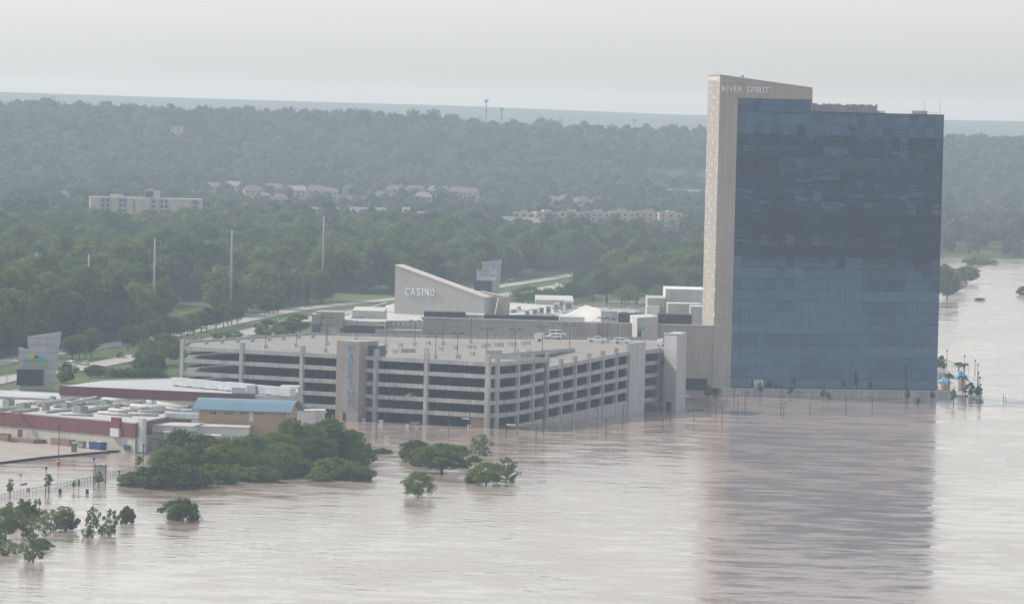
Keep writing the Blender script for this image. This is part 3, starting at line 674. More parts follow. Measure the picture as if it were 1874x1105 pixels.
# things on the facade at street level
for x0, x1, y0, y1, m in ((1378.5, 1396, 695, 709.5, 'duct'), (1468, 1512, 661, 673, 'orange_glow'), (1567, 1576, 662, 674, 'orange_glow')):
    if m == 'orange_glow': continue
    a, zb = hf(x0, y1); c, zc = hf(x1, y0); MB().box(a, c, -0.6, 0.3, max(zb, 0), zc).build('door_bay', M[m], hotel)
# plinth in front of the tower
pl0, pl1 = hf(1316, 712)[0], hf(1722, 716)[0]
plinth = thing('plaza_plinth', ho - Vector((0, 0, BASE_Z)), 'low pale concrete plinth under the glass tower at the flood line', 'plinth', rz=HF.ang)
MB().box(pl0, pl1 + 3, -3.0, DEPTH + 10, -1.5, BASE_Z - 0.02).build('wall', M['concrete'], plinth)
MB().box(pl0 - 0.1, pl1 + 3.1, -3.15, -2.6, BASE_Z - 0.02, BASE_Z + 0.25).build('coping', M['stone_pale'], plinth)

# ---------------------------------------------------------------- parking garage
def V2(p): return Vector((p[0], p[1], 0))
GA, GB, GB2, GC, GD, GE = [V2(G(*a)) for a in ((333, 632, 18), (893, 783.5, 0), (909, 783, 0), (948, 778.5, 0), (1149, 756.7, 0), (1213, 749.5, 0))]
GA = Vector((-92.3, 1606.5, 0)); GI = Vector((-92.5, 1645, 0)); GJ = Vector((-60, 1722, 0)); GK = Vector((-11.4, 1723, 0)); GFp = Vector((50, 1750, 0))
LV = [3.2, 6.7, 10.2, 13.8, 17.2]
FL, FR, FCH, FE = Frame(GA, GB), Frame(GC, GD), Frame(GB2, GC), Frame(GD, GE)
garage = thing('parking_garage', GA, 'five level open concrete parking garage standing in brown floodwater', 'garage')
def gp(p): return (p.x - GA.x, p.y - GA.y)
def bar(fr, u0, u1, v0, v1, a0, a1, h0, name, mat, parent=garage, org=GA):
    'beam along a facade from height a0 to a1, h0 tall'
    P = [fr.w(u0, v0), fr.w(u1, v0), fr.w(u1, v1), fr.w(u0, v1)]
    return MB().prism([(p.x - org.x, p.y - org.y) for p in P], [a0, a1, a1, a0], [a0 + h0, a1 + h0, a1 + h0, a0 + h0]).build(name, mat, parent)
RD = 17.0
for k, z in enumerate(LV):
    if k < 4: poly = [GA, GB, GB2, GC, FR.w(0.1, RD), FR.w(FR.len, RD), GD, GE, GFp, GK, GJ, GI]
    else: poly = [GA, GB, GB2, GC, FR.w(19, 0), FR.w(19, RD), FR.w(FR.len, RD), GD, GE, GFp, GK, GJ, GI]
    # slab edge sits behind the spandrels
    c = sum(poly, Vector()) / len(poly)
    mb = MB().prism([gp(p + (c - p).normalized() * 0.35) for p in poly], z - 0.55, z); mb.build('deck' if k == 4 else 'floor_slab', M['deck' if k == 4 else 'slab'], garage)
colL = [331, 441.5, 552, 687.5, 780, 893]
uL = [max(FL.face(x, 700)[0], 0.4) for x in colL]; uL[-1] = FL.len - 0.5
for i, u in enumerate(uL):
    bar(FL, u - 0.58, u + 0.58, -0.45, 0.75, -1.5, -1.5, LV[4] + 2.6 + 1.5, 'column', M['concrete'])
for k, z in enumerate(LV):
    for i in range(len(uL) - 1):
        bar(FL, uL[i] + 0.58, uL[i + 1] - 0.58, -0.2, 0.15, z - 0.4, z - 0.4, 1.15, 'spandrel', M['concrete'])
# short return at the corner and the chamfer
FB = Frame(GB, GB2)
for z in LV:
    bar(FB, 0.3, FB.len - 0.3, -0.15, 0.2, z - 0.4, z - 0.4, 1.15, 'spandrel', M['concrete'])
    bar(FCH, 0.5, FCH.len - 0.5, -0.15, 0.2, z - 0.4, z - 0.4, 1.15, 'spandrel', M['concrete'])
bar(FCH, -0.5, 0.5, -0.35, 0.7, -1.5, -1.5, LV[4] + 3.6, 'column', M['concrete'])
# ramp side
colR = [948, 975, 1001, 1026.5, 1052, 1077.5, 1102.5, 1127, 1149]
uR = [FR.face(x, 720)[0] for x in colR]
def rz(k, u): return (LV[k] if k >= 0 else -0.3) + 3.45 * u / FR.len
for i, u in enumerate(uR[:-1]):
    top = rz(3, u) + 2.3 if i > 2 else (LV[4] + 2.2)
    bar(FR, u - 0.4, u + 0.4, -0.35, 0.7, -1.5, -1.5, top + 1.5, 'column', M['concrete'])
for k in range(-1, 4):
    sl = [gp(FR.w(0.6, 0.35)), gp(FR.w(FR.len - 0.4, 0.35)), gp(FR.w(FR.len - 0.4, RD - 0.1)), gp(FR.w(0.6, RD - 0.1))]
    za, zb = rz(k, 0.6), rz(k, FR.len - 0.4)
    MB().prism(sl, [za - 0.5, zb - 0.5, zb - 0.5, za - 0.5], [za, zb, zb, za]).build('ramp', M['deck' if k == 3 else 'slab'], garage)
    for i in range(len(uR) - 1):
        a, c = uR[i] + 0.4, uR[i + 1] - 0.4
        if k >= 0: bar(FR, a, c, -0.15, 0.2, rz(k, a) - 0.35, rz(k, c) - 0.35, 1.15, 'spandrel', M['concrete'])
        else:
            P = [gp(FR.w(a, -0.12)), gp(FR.w(c, -0.12)), gp(FR.w(c, 0.25)), gp(FR.w(a, 0.25))]; t0, t1 = rz(-1, a) + 0.75, rz(-1, c) + 0.75
            MB().prism(P, -1.5, [t0, t1, t1, t0]).build('base_wall', M['concrete'], garage)
for i in range(2):
    bar(FR, uR[i] + 0.45, uR[i + 1] - 0.45, -0.15, 0.2, LV[4] - 0.4, LV[4] - 0.4, 1.15, 'spandrel', M['concrete'])
bar(FR, 18.6, 19.0, 0.3, RD, LV[4] - 0.4, LV[4] - 0.4, 1.3, 'parapet', M['concrete'])
bar(FR, 19.0, FR.len, RD - 0.1, RD + 0.2, LV[4], LV[4], 1.0, 'parapet', M['concrete'])
# blank panel, level bay and stair tower at the river end
ue0, ue1 = FE.face(1149.5, 700)[0], FE.face(1176.5, 700)[0]
bar(FE, ue0 - 0.4, ue1, -0.6, 0.6, -1.5, -1.5, LV[4] + 3.1 + 1.5, 'blank_panel', M['concrete_rib'])
for z in LV: bar(FE, ue1, FE.len - 0.5, -0.15, 0.2, z - 0.4, z - 0.4, 1.15, 'spandrel', M['concrete'])
bar(FE, FE.len * 0.86, FE.len * 0.86 + 0.7, -0.3, 0.6, -1.5, -1.5, LV[4] + 2.6, 'column', M['concrete'])
S0, S1, S2 = [V2(G(x, y, 0)) for x, y in ((1212.5, 751.5), (1236, 753.5), (1253.5, 747.5))]
zs_ = 88 - (612.5 - 197.5) * (S1.y / F_PX)
MB().prism([gp(p) for p in (S0, S1, S2, S0 + (S2 - S1))], -1.5, zs_).build('stair_tower', M['concrete_rib'], garage)
FS = Frame(S0, S1)
for x0, x1, y0, y1 in ((1219, 1229, 735, 752),):
    a, zb = FS.face(x0, y1); c, zt = FS.face(x1, y0); bar(FS, a, c, -0.06, 0.1, max(zb, 0), max(zb, 0), zt - max(zb, 0), 'doorway', M['dark'])
bar(FS, -0.2, FS.len + 0.2, -0.2, 0.3, zs_ + 0.01, zs_ + 0.01, 0.35, 'coping', M['concrete'])
# inner walls and columns that show in the openings
for (u, v) in ((30, 12), (30, 30), (62, 12), (62, 30), (80, 14), (80, 34), (46, 20), (12, 14), (12, 26), (94, 14)):
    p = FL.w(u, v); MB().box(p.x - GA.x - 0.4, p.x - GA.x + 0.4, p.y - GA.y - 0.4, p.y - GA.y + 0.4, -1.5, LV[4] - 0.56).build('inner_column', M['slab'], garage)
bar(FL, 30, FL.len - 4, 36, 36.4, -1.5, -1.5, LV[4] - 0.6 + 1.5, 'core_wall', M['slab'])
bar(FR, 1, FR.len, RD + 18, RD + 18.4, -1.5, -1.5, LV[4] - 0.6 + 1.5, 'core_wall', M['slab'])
bar(FL, FL.len - 6.4, FL.len - 0.9, 1.2, 1.5, -1.5, -1.5, 4.2, 'infill_wall', M['tan'])
FBk = Frame(GI, GJ)
for i in range(5):
    u = FBk.len * (i + 0.5) / 5; bar(FBk, u - 0.4, u + 0.4, 0.5, 1.2, -1.5, -1.5, LV[4] + 2.6 + 0.2, 'column', M['concrete'])
for k, z in enumerate(LV): bar(FBk, 0.3, FBk.len - 0.3, -0.2, 0.15, z - 0.4, z - 0.4, 1.1, 'spandrel', M['concrete'])
for a, c in ((GI, GA), (GJ, GK), (GK, GFp)):
    f = Frame(a, c); bar(f, 0.2, f.len - 0.2, -0.15, 0.15, LV[4] - 0.5, LV[4] - 0.5, 1.35, 'parapet', M['concrete'])
# stubs of columns and kerbs on the open deck
stub = MB().box(-0.55, 0.55, -0.4, 0.4, 0, 1.15).mesh('column_stub'); stub.materials.append(M['concrete'])
for zx, zy in ((165, 312), (275, 360), (350, 358), (395, 305), (595, 345), (610, 290), (708, 335), (820, 325), (930, 320), (962, 322), (1040, 315), (1075, 308), (1145, 303), (1178, 302), (1250, 297), (1280, 300), (1350, 293), (1388, 288), (955, 375), (1295, 360), (1393, 356), (845, 395), (1608, 350), (395, 345)):
    p = G(640 + zx / 4.25, 562.5 + zy / 4.25, LV[4]); obj('column_stub', stub, None, garage, (p.x - GA.x, p.y - GA.y, LV[4]), FL.ang)
for zx, zy in ((1160, 240), (1050, 245), (930, 255), (820, 260), (690, 270), (575, 275), (453, 280), (330, 287)):
    p = G(300 + zx / 4.25, 562 + zy / 4.25, LV[4]); obj('column_stub', stub, None, garage, (p.x - GA.x, p.y - GA.y, LV[4]), FBk.ang)
for (x0, y0, x1, y1) in ((640 + 1060 / 4.25, 560 + 375 / 4.25, 640 + 1185 / 4.25, 560 + 375 / 4.25), (640 + 1500 / 4.25, 560 + 372 / 4.25, 640 + 1610 / 4.25, 560 + 370 / 4.25), (640 + 400 / 4.25, 560 + 362 / 4.25, 640 + 515 / 4.25, 560 + 358 / 4.25)):
    f = Frame(G(x0, y0, LV[4]), G(x1, y1, LV[4])); bar(f, 0, f.len, 0, 0.3, LV[4], LV[4], 1.1, 'ramp_wall', M['concrete'])
stripe = MB().box(-2.6, 2.6, -0.07, 0.07, 0, 0.012).mesh('bay_line'); stripe.materials.append(M['paint'])
for r_ in range(5):
    for i in range(26):
        p = FL.w(12 + i * 2.75, 16 + r_ * 17.5)
        if p.y < 1716 and (p - FR.o).dot(FR.n) > RD + 4:
            o = obj('bay_line', stripe, None, garage, (p.x - GA.x, p.y - GA.y, LV[4] + 0.004), FL.ang + math.pi / 2)
# entrance tower with the vertical word
pt0, pt1 = FL.face(626.5, 760)[0], FL.face(661, 760)[0]
zpt = FL.face(645, 624.5, -3.5)[1]
tower = bar(FL, pt0, pt1 + 1.2, -3.6, 6.0, -1.5, -1.5, zpt + 1.5, 'sign_tower', M['taupe'])
bar(FL, pt1 + 1.2, uL[3] - 0.75, 1.0, 6.0, -1.5, -1.5, zpt + 0.4, 'stair_glazing', M['win'])
FP = Frame(FL.w(pt0, -3.62), FL.w(pt1, -3.62))
sg = obj('sign_face', MB().box(0.3, FP.len, -0.02, 0.0, 3, zpt - 0.6).mesh('sign_face'), M['taupe'], garage, gp(FP.o) + (0,), FP.ang)
for i, ch in enumerate('PARKING'):
    yc = 560 + (330 + i * 69) / 4.25; u, zc = FP.face(641.5, yc)
    letters(ch, M['blue_letter'], sg, u - 1.15, u + 1.15, zc - 0.95, zc + 0.95, -0.12, 0.07)
for x0, x1, y0, y1 in ((626, 632.5, 755, 769),):
    a, zb = FP.face(x0 + 1, y1); c, zt = FP.face(x1, y0); MB().box(a, c, -0.05, 0.05, max(zb, 0.0), zt).build('doorway', M['dark'], sg)
# lift lobby on the deck
e0, e1, e2 = [V2(G(x, y, LV[4])) for x, y in ((1152, 614), (1165.5, 619.5), (1203.5, 617.5))]
fe = Frame(e1, e2); ztop = fe.face(1165.5, 583)[1]
lob = MB().prism([gp(p) for p in (e0, e1, e2, e0 + (e2 - e1))], LV[4], ztop).build('lift_lobby', M['concrete_rib'], garage)
MB().prism([gp(p + (e1 - p) * -0.02) for p in (e0, e1, e2, e0 + (e2 - e1))], ztop + 0.01, ztop + 0.3).build('roof', M['white_roof'], lob)
def fbox(fr, x0, y0, x1, y1, v0, v1, name, mat, parent, org):
    a, zb = fr.face(x0, y1); c, zt = fr.face(x1, y0); P = [fr.w(a, v0), fr.w(c, v0), fr.w(c, v1), fr.w(a, v1)]
    return MB().prism([(p.x - org.x, p.y - org.y) for p in P], zb, zt).build(name, mat, parent)
fbox(fe, 1166.5, 604.5, 1173.5, 619, -0.1, 0.1, 'doorway', M['win'], lob, GA)
fbox(fe, 1167, 598, 1180, 603, -0.12, 0.1, 'door_sign', M['green'], lob, GA)
# fence round the deck opening
# ---------------------------------------------------------------- casino behind the garage
W0 = V2(G(772, 582, 21)); W1 = V2(HF.w(0, 0.4)); FW = Frame(W0, W1)
casino = thing('casino_building', W0, 'low stone-clad casino with white flat roofs and dark roof screens', 'casino')
def cp_(p): return (p.x - W0.x, p.y - W0.y)
def cpoly(pts, z0, z1, name, mat, parent=casino): return MB().prism([cp_(V2(p)) for p in pts], z0, z1).build(name, mat, parent)
def cbox(x0, x1, ytop, Yn, dep, name, mat, z0=0.0, parent=casino, ytop2=None):
    'block whose front top edge is seen from x0 to x1 at pixel row ytop, front at distance Yn'
    a, c = at(x0, ytop, Yn), at(x1, ytop if ytop2 is None else ytop2, Yn); z = (a.z + c.z) / 2
    return MB().prism([cp_(p) for p in (a, c, Vector((c.x, c.y + dep, 0)), Vector((a.x, a.y + dep, 0)))], z0, z).build(name, mat, parent)
zw = 21.0
notch0, notch1 = FW.face(1071, 600)[0], FW.face(1094, 600)[0]
P = [FW.w(0, 0), FW.w(notch0, 0), FW.w(notch0, -2.5), FW.w(notch1, -2.5), FW.w(notch1, 0), FW.w(FW.len - 0.02, 0), FW.w(FW.len - 0.02, 7), FW.w(0, 7)]
cpoly(P, 0, zw, 'front_wall', M['stone'])
cpoly([FW.w(-0.3, -0.25), FW.w(FW.len - 0.1, -0.25), FW.w(FW.len - 0.1, 0.6), FW.w(-0.3, 0.6)], zw + 0.01, zw + 0.4, 'coping', M['stone_pale'])
cpoly([FW.w(0.4, 6.9), FW.w(FW.len - 3, 6.9), FW.w(FW.len + 6, 180), FW.w(-5, 250), FW.w(-35, 225), FW.w(-35, 60)], 0, zw - 3.0, 'main_block', M['white_roof'])
fbox(FW, 1255, 693, 1294.5, 713, -0.1, 0.3, 'service_door', M['dark'], casino, W0)
for x0, x1, y0, y1, Yn, d in ((776, 852, 571, 583, 1782, 8), (886, 1023, 577.5, 588, 1784, 5), (1132, 1178, 574, 594, 1790, 10), (1205, 1266, 575.5, 596, 1786, 12)):
    b_ = cbox(x0, x1, y0, Yn, d, 'roof_screen', M['dark_screen'], zw - 1.2)
for x0, x1, yt, Yn, d, z0, m in ((852, 886, 576, 1786, 14, 17.5, 'white_roof'), (1185, 1218, 545.5, 1850, 26, 17.5, 'fin'), (1184, 1207, 560, 1846, 4, 17.5, 'white'), (1218, 1290, 529.5, 1868, 30, 17.5, 'white_panel'),
                                 (1222, 1284, 556, 1835, 14, 17.5, 'white_roof'), (1264, 1290, 561, 1812, 14, 17.5, 'duct'), (1100, 1130, 569, 1800, 12, 17.5, 'grey_roof'), (1024, 1070, 580, 1792, 10, 17.5, 'duct'),
                                 (980, 1050, 549, 2010, 50, 17.5, 'white_roof'), (890, 917, 552, 2050, 40, 17.5, 'white_roof'), (700, 760, 583, 1880, 30, 10, 'white_roof')):
    if m == 'white_panel':
        M[m] = M.get(m) or panelled('white_drum_panels', (0.66, 0.64, 0.60), (0.60, 0.585, 0.56), (0.3, 0.3, 0.3), 6.0, 0.9, mortar=0.05)
    cbox(x0, x1, yt, Yn, d, 'roof_block', M[m], z0)
# ridged canopy roof beyond the wall
pk = at(1110, 569, 1815); a, c = at(1072, 583, 1800), at(1132, 583, 1800)
MB().add([(a.x - W0.x, a.y - W0.y, a.z - 2), (c.x - W0.x, c.y - W0.y, c.z - 2), (c.x - W0.x, c.y + 60 - W0.y, c.z - 2), (a.x - 8 - W0.x, a.y + 60 - W0.y, a.z - 2), (pk.x - W0.x, pk.y - W0.y, pk.z), (pk.x - 6 - W0.x, pk.y + 50 - W0.y, pk.z)],
         [(0, 1, 4), (1, 2, 5, 4), (2, 3, 5), (3, 0, 4, 5), (0, 3, 2, 1)]).build('ridged_roof', M['white_roof'], casino)
# the fin wall with the big word
f0_, f1_ = at(721.5, 572, 1890), at(886, 576, 1872); FN = Frame(f0_, f1_)
zb = 17.0; zt_a = FN.face(723, 485.5)[1]; zt_b = FN.face(886, 545)[1]; zt_m = FN.face(760, 499)[1]; um = FN.face(760, 499)[0]
fin = MB().slab([(0, zb), (FN.len, zb), (FN.len, zt_b), (um, zt_m), (0, zt_a)], 0, 5.0).build('fin_wall', M['fin'], casino, (FN.o.x - W0.x, FN.o.y - W0.y, 0), FN.ang)
MB().slab([(-0.1, zt_a), (um, zt_m), (FN.len + 0.1, zt_b), (FN.len + 0.1, zt_b + 0.3), (um, zt_m + 0.3), (-0.1, zt_a + 0.3)], -0.2, 5.2).build('coping', M['stone_pale'], fin)
ua, za = FN.face(741, 539.5); ub, zb_ = FN.face(797.5, 541); zc = FN.face(742, 526)[1]
letters('CASINO', M['letter'], fin, ua, ub, za, zc, -0.25, 0.15, fill=0.72)
# porte-cochere fin behind it and raking struts
MB().slab([(FN.len + 0.3, zb), (FN.len + 4, zb), (FN.len + 4.4, zt_b + 0.4), (FN.len - 6, zt_b + 2.0), (FN.len - 2, zt_b)], 5.2, 9.0).build('rear_fin', M['taupe'], fin)
for u in (FN.len + 0.2, FN.len + 3.9): MB().tube((u, -0.6, zb), (u + (0.2 if u > FN.len + 1 else -0.6), 2, zt_b), 0.22, 0.22, 6).build('strut', M['stone_pale'], fin)
# raking canopy at the drive entrance
for (x0, y0, x1, y1, dy) in ((676, 566, 705, 556, 0), (655, 578, 690, 566, -8)):
    a, c = at(x0, y0, 1900 + dy), at(x1, y1, 1900 + dy)
    MB().slab([(0, a.z), (c.x - a.x, c.z), (c.x - a.x, c.z - 4.5), (0, a.z - 1)], 0, 5).build('raking_canopy', M['taupe'], casino, (a.x - W0.x, a.y - W0.y, 0))
    MB().slab([(-0.3, a.z), (c.x - a.x + 0.3, c.z), (c.x - a.x + 0.3, c.z + 0.5), (-0.3, a.z + 0.5)], -0.4, 5.4).build('canopy_edge', M['white_roof'], casino, (a.x - W0.x, a.y - W0.y, 0))
# entrance block west of the garage and its white canopies
eb0, eb1 = at(569.5, 620, 1740), at(628, 622, 1740); FB_ = Frame(eb0, eb1)
ent = thing('entrance_block', V2(eb0), 'taupe entrance block with glass corner behind the garage deck', 'building')
def ebx(x0, y0, x1, y1, v0, v1, name, mat, zlow=None):
    a, zb = FB_.face(x0, y1); c, zt = FB_.face(x1, y0); P = [FB_.w(a, v0), FB_.w(c, v0), FB_.w(c, v1), FB_.w(a, v1)]
    return MB().prism([(p.x - eb0.x, p.y - eb0.y) for p in P], zb if zlow is None else zlow, zt).build(name, mat, ent)
ebx(569.5, 575.5, 588, 620, 0.05, 12, 'wall', M['taupe'], 3); ebx(588, 571.5, 628.5, 620, 0, 14, 'wall', M['taupe'], 3)
ebx(570.5, 592.5, 586, 616, -0.08, 0.3, 'window', M['win']); ebx(622.5, 600, 627.5, 616, -0.08, 0.3, 'window', M['win']); ebx(603, 600, 618, 616, -0.08, 0.3, 'window', M['concrete'])
ebx(578, 570.5, 590, 576, 3, 9, 'roof_unit', M['white_roof'], 20)
ebx(550, 588, 569, 590, 2, 12, 'canopy', M['white_roof'])
ebx(629, 589.5, 706, 596, 4, 34, 'canopy', M['white_roof']); ebx(629, 595.5, 694, 613, 6, 24, 'glazed_hall', M['win'], 3)
ebx(640, 575, 700, 590, 26, 60, 'upper_roof', M['white_roof'], 3)
ebx(686, 605, 772, 616, 1, 8, 'low_wall', M['stone'], 3); ebx(705, 590, 772, 603, 10, 22, 'duct_bank', M['duct'], 3)
for i in range(7): ebx(707 + i * 9, 588.5, 713 + i * 9, 598, 8.5, 9.8, 'duct', M['steel'])
# rooftop air handlers, one by one
for i, (zx, zy, s) in enumerate(((985, 935, 6), (1095, 925, 7), (1190, 910, 8), (1290, 900, 9), (1400, 870, 8), (1475, 830, 7), (1585, 860, 13))):
    x, yb = 840 + zx / 7.89, 460 + (zy + 10) / 7.89; p = G(x, yb, zw - 3.0)
    u = thing('air_handler', p, 'grey louvred air handling unit standing on the white casino roof' if i < 6 else 'largest grey louvred air handling unit at the end of the casino roof row', 'air unit', 'air handlers on the casino roof')
    k = p.y / F_PX; w_, h_ = (9 if i < 6 else 15) * k, (11 + i * 1.1) * k
    MB().box(-w_ / 2, w_ / 2, 0, 7, 0, h_).build('casing', M['duct'], u, bevel=0.08)
    for j in range(3): MB().box(-w_ * 0.3, w_ * 0.3, -0.08, 0.0, h_ * (0.35 + 0.18 * j), h_ * (0.45 + 0.18 * j)).build('louvre', M['dark_screen'], u)
    MB().box(-w_ * 0.55, w_ * 0.55, -0.2, 7.2, h_, h_ + 0.15).build('top', M['white_roof'], u)
def duct_run(x0, y0, x1, y1, z, r, mat, label, name='roof_duct'):
    p, q = G(x0, y0, z), G(x1, y1, z); t = thing(name, p, label, 'duct'); d = q - p
    MB().tube((0, 0, r), (d.x, d.y, r), r, r, 8).build('pipe', mat, t, smooth=True)
    for k in range(3):
        c = d * (0.15 + 0.35 * k); MB().box(c.x - 0.15, c.x + 0.15, c.y - 0.15, c.y + 0.15, -0.3, r * 0.4).build('support', M['steel'], t)
    return t

# small plant scattered over the casino roofs
rv = random.Random(3)
for i in range(46):
    x, y = rv.uniform(790, 1180), rv.uniform(566, 584); p = G(x, y, zw - 3.0)
    if (p - W0).dot(FW.n) < 14 or (p - W0).dot(FW.n) > 200: continue
    w_, h_ = rv.uniform(.8, 2.6), rv.uniform(.5, 1.7)
    MB().box(-w_ / 2, w_ / 2, 0, w_ * .8, 0, h_).build('roof_vent', M[('duct', 'steel', 'grey_roof', 'white_roof')[i % 4]], casino, (p.x - W0.x, p.y - W0.y, zw - 3.0), rv.uniform(-.2, .2), bevel=.05)
for i, (x0, y0, x1, y1) in enumerate(((800, 580, 870, 572), (900, 575, 985, 569), (1040, 572, 1100, 575), (930, 581, 1010, 578), (1060, 566, 1170, 571))):
    p, q = G(x0, y0, zw - 3.0) - W0, G(x1, y1, zw - 3.0) - W0; MB().tube((p.x, p.y, zw - 2.4), (q.x, q.y, zw - 2.4), .3, .3, 7).build('roof_pipe', M['duct'], casino)

# ---------------------------------------------------------------- old casino hall on the west side
q0, q1 = V2(G(-40, 800, 0.5)), V2(G(247, 826, 0.5)); FO = Frame(q0, q1)
hall = thing('gaming_hall', q0, 'long beige metal hall with deep red fascia and duct-covered roof', 'hall', rz=FO.ang)
ho_z = FO.face(110, 761)[1]; zred = FO.face(110, 788)[1]
uend = FO.len
def inframe(fr, p): d = V2(p) - fr.o; return (d.dot(fr.d), d.dot(fr.n))
hback = [inframe(FO, G(x, y, ho_z)) for x, y in ((330, 757), (345, 740), (-40, 729))]
def hpoly(g): return [(-g, -g), (uend + g, -g), (hback[0][0] + g, hback[0][1]), (hback[1][0] + g, hback[1][1] + g), (hback[2][0] - g, hback[2][1] + g)]
MB().prism(hpoly(0), 0, zred).build('wall', M['beige'], hall)
MB().prism(hpoly(0.25), zred, ho_z - 0.3).build('fascia', M['red'], hall)
MB().prism(hpoly(0.15), ho_z - 0.3, ho_z).build('roof', M['duct_wrap'], hall)
def hbox(x0, y0, x1, y1, v0, v1, name, mat, zlow=None, parent=None):
    a, zb = FO.face(x0, y1); c, zt = FO.face(x1, y0); return MB().box(a, c, v0, v1, zb if zlow is None else zlow, zt).build(name, mat, parent or hall)
hbox(46.5, 781, 69, 803, -0.08, 0.1, 'roller_door', M['pole_grey']); hbox(32.5, 786, 41, 803, -0.08, 0.1, 'door', M['red'])
hbox(206, 764, 222.5, 783, -0.6, 0.1, 'fascia_panel', M['red']); hbox(206, 784, 222, 798, -0.9, 0.0, 'exhaust_hood', M['white'])
hbox(-40, 803.5, 84, 809, -4.0, -0.05, 'loading_dock', M['brown'], 0.0)
hbox(249, 766, 258, 812, 0.5, 1.8, 'duct_riser', M['duct'], 0.5)
# white annexe with pipework
an = thing('annexe', V2(G(263, 820, 0.4)), 'white flat-roofed annexe with external pipework beside the red hall', 'annexe', rz=-0.12)
MB().box(0, 12, 0, 14, 0, 6.0).build('wall', M['white'], an); MB().box(-0.3, 12.3, -0.3, 14.3, 6.0, 6.3).build('roof', M['white_roof'], an)
for z_, x_ in ((4.6, 8.5), (3.0, 6)):
    MB().tube((1, -0.6, z_), (x_, -0.6, z_), 0.22, 0.22, 6).tube((x_, -0.6, z_), (x_, -0.6, 0), 0.22, 0.22, 6).build('pipe', M['steel'], an)
# roof ducts of the hall: each run a thing
for i, (x0, y0, x1, y1, r) in enumerate(((70, 744, 134, 734, .55), (130, 744, 176, 734, .75), (188, 736, 230, 739, .7), (232, 733, 330, 745, .5), (62, 741, 108, 735, .45), (150, 757, 215, 745, .6), (175, 748, 225, 742, .5),
                                         (200, 753, 245, 757, .5), (215, 760, 270, 751, .6), (240, 747, 300, 752, .65), (255, 758, 300, 756, .55), (0, 752, 45, 747, .5), (85, 756, 130, 752, .4), (270, 741, 340, 750, .55), (120, 739, 180, 741, .4), (20, 756, 70, 751, .45), (100, 746, 150, 741, .5), (160, 741, 205, 735, .5), (210, 744, 260, 739, .55), (235, 760, 290, 762, .45), (180, 757, 240, 763, .4), (30, 744, 70, 738, .4), (280, 747, 330, 754, .5), (110, 759, 170, 762, .35), (190, 741, 250, 745, .45))):
    duct_run(x0, y0, x1, y1, ho_z, r, M['duct_wrap'], 'weathered insulated air duct lying across the hall roof among green units', 'roof_duct')['group'] = 'insulated ducts on the hall roof'
for i, (x, y, w_, h_, m) in enumerate(((36, 752, 3.0, 1.9, 'unit_green'), (80, 752, 1.7, 1.6, 'unit_green'), (117, 749, 2.1, 1.7, 'unit_green'), (140, 757, 3.1, 2.0, 'unit_green'), (188, 747, 2.8, 2.0, 'unit_green'), (256, 757, 1.8, 1.3, 'unit_green'),
                                       (93, 736, 1.5, 1.5, 'unit_green'), (10, 748, 2.5, 2.4, 'unit_green'), (272, 744, 2.2, 1.6, 'duct'), (150, 736, 2.0, 1.0, 'duct'), (208, 752, 2.0, 1.0, 'unit_green'))):
    M['unit_green'] = M.get('unit_green') or plain('unit_green', (0.22, 0.26, 0.23), 0.6, var=0.15, scale=0.8)
    p = G(x, y, ho_z); t = thing('rooftop_unit', p, 'small %s rooftop condenser unit among the ducts of the hall' % ('grey-green' if m != 'duct' else 'pale grey'), 'air unit', 'condenser units on the hall roof', rz=FO.ang)
    MB().box(-w_ / 2, w_ / 2, 0, w_ * 0.8, 0.25, h_).build('casing', M[m], t, bevel=0.06); MB().tube((0, w_ * .4, h_), (0, w_ * .4, h_ + 0.12), w_ * 0.3, w_ * 0.3, 10).build('fan_grille', M['dark_screen'], t)
    MB().box(-w_ / 2 + .1, w_ / 2 - .1, 0.1, w_ * 0.7, 0, 0.25).build('skid', M['steel'], t)
# shed at the road side of the hall roof
s0 = V2(at(0, 735, 1515)); s1 = V2(at(112, 726, 1508)); FQ = Frame(s0, s1)
shed = thing('long_shed', s0, 'low white shed with grey shallow roof between sign and hall', 'shed', rz=FQ.ang)
zt = FQ.face(55, 730)[1]; MB().box(-20, FQ.len, 0, 26, 0, zt).build('wall', M['white'], shed)
MB().slab([(-20.3, zt), (FQ.len + .3, zt), (FQ.len + .3, zt + .4), (-20.3, zt + .4)], -0.6, 27).build('roof', M['grey_roof'], shed)
for i in range(4): MB().box(2 + i * 4, 3 + i * 4, -0.05, 0.05, zt - 2.4, zt - 0.5).build('window', M['win'], shed)
# second hall behind
k0, k1 = V2(G(111, 707, 11)), V2(G(465, 723, 11)); FK = Frame(k0, k1)
hall2 = thing('event_hall', k0, 'broad white-roofed hall with dark red fascia beside the garage', 'hall', rz=FK.ang)
zf = FK.face(250, 729)[1]
kb = [inframe(FK, G(x, y, 11.15)) for x, y in ((528, 725), (546, 715.5), (544, 709), (332, 691.5), (190, 695.5))]
MB().prism([(0, 0), (FK.len, 0)] + kb, 0, zf).build('wall', M['beige'], hall2); MB().prism([(-0.2, -0.3), (FK.len + 0.1, -0.3), (FK.len + 0.1, 0.3), (-0.2, 0.3)], zf, 11.2).build('fascia', M['red'], hall2)
MB().prism([(0, 0.35), (FK.len, 0.35)] + kb, zf + 0.01, 11.05).build('roof', M['pale_roof'], hall2)
da, db = G(313, 706, 11.05), G(531, 727, 11.05); dw = thing('duct_wall', da, 'long galvanised rooftop duct on the white hall roof', 'duct', rz=math.atan2(db.y - da.y, db.x - da.x))
ds = (db - da).length / 9
for i in range(9): MB().box(i * ds, i * ds + ds - 0.06, 0, 1.8, 0.35, 2.3 + (0.15 if i in (4, 5) else 0)).build('duct_section', M['duct'], dw)
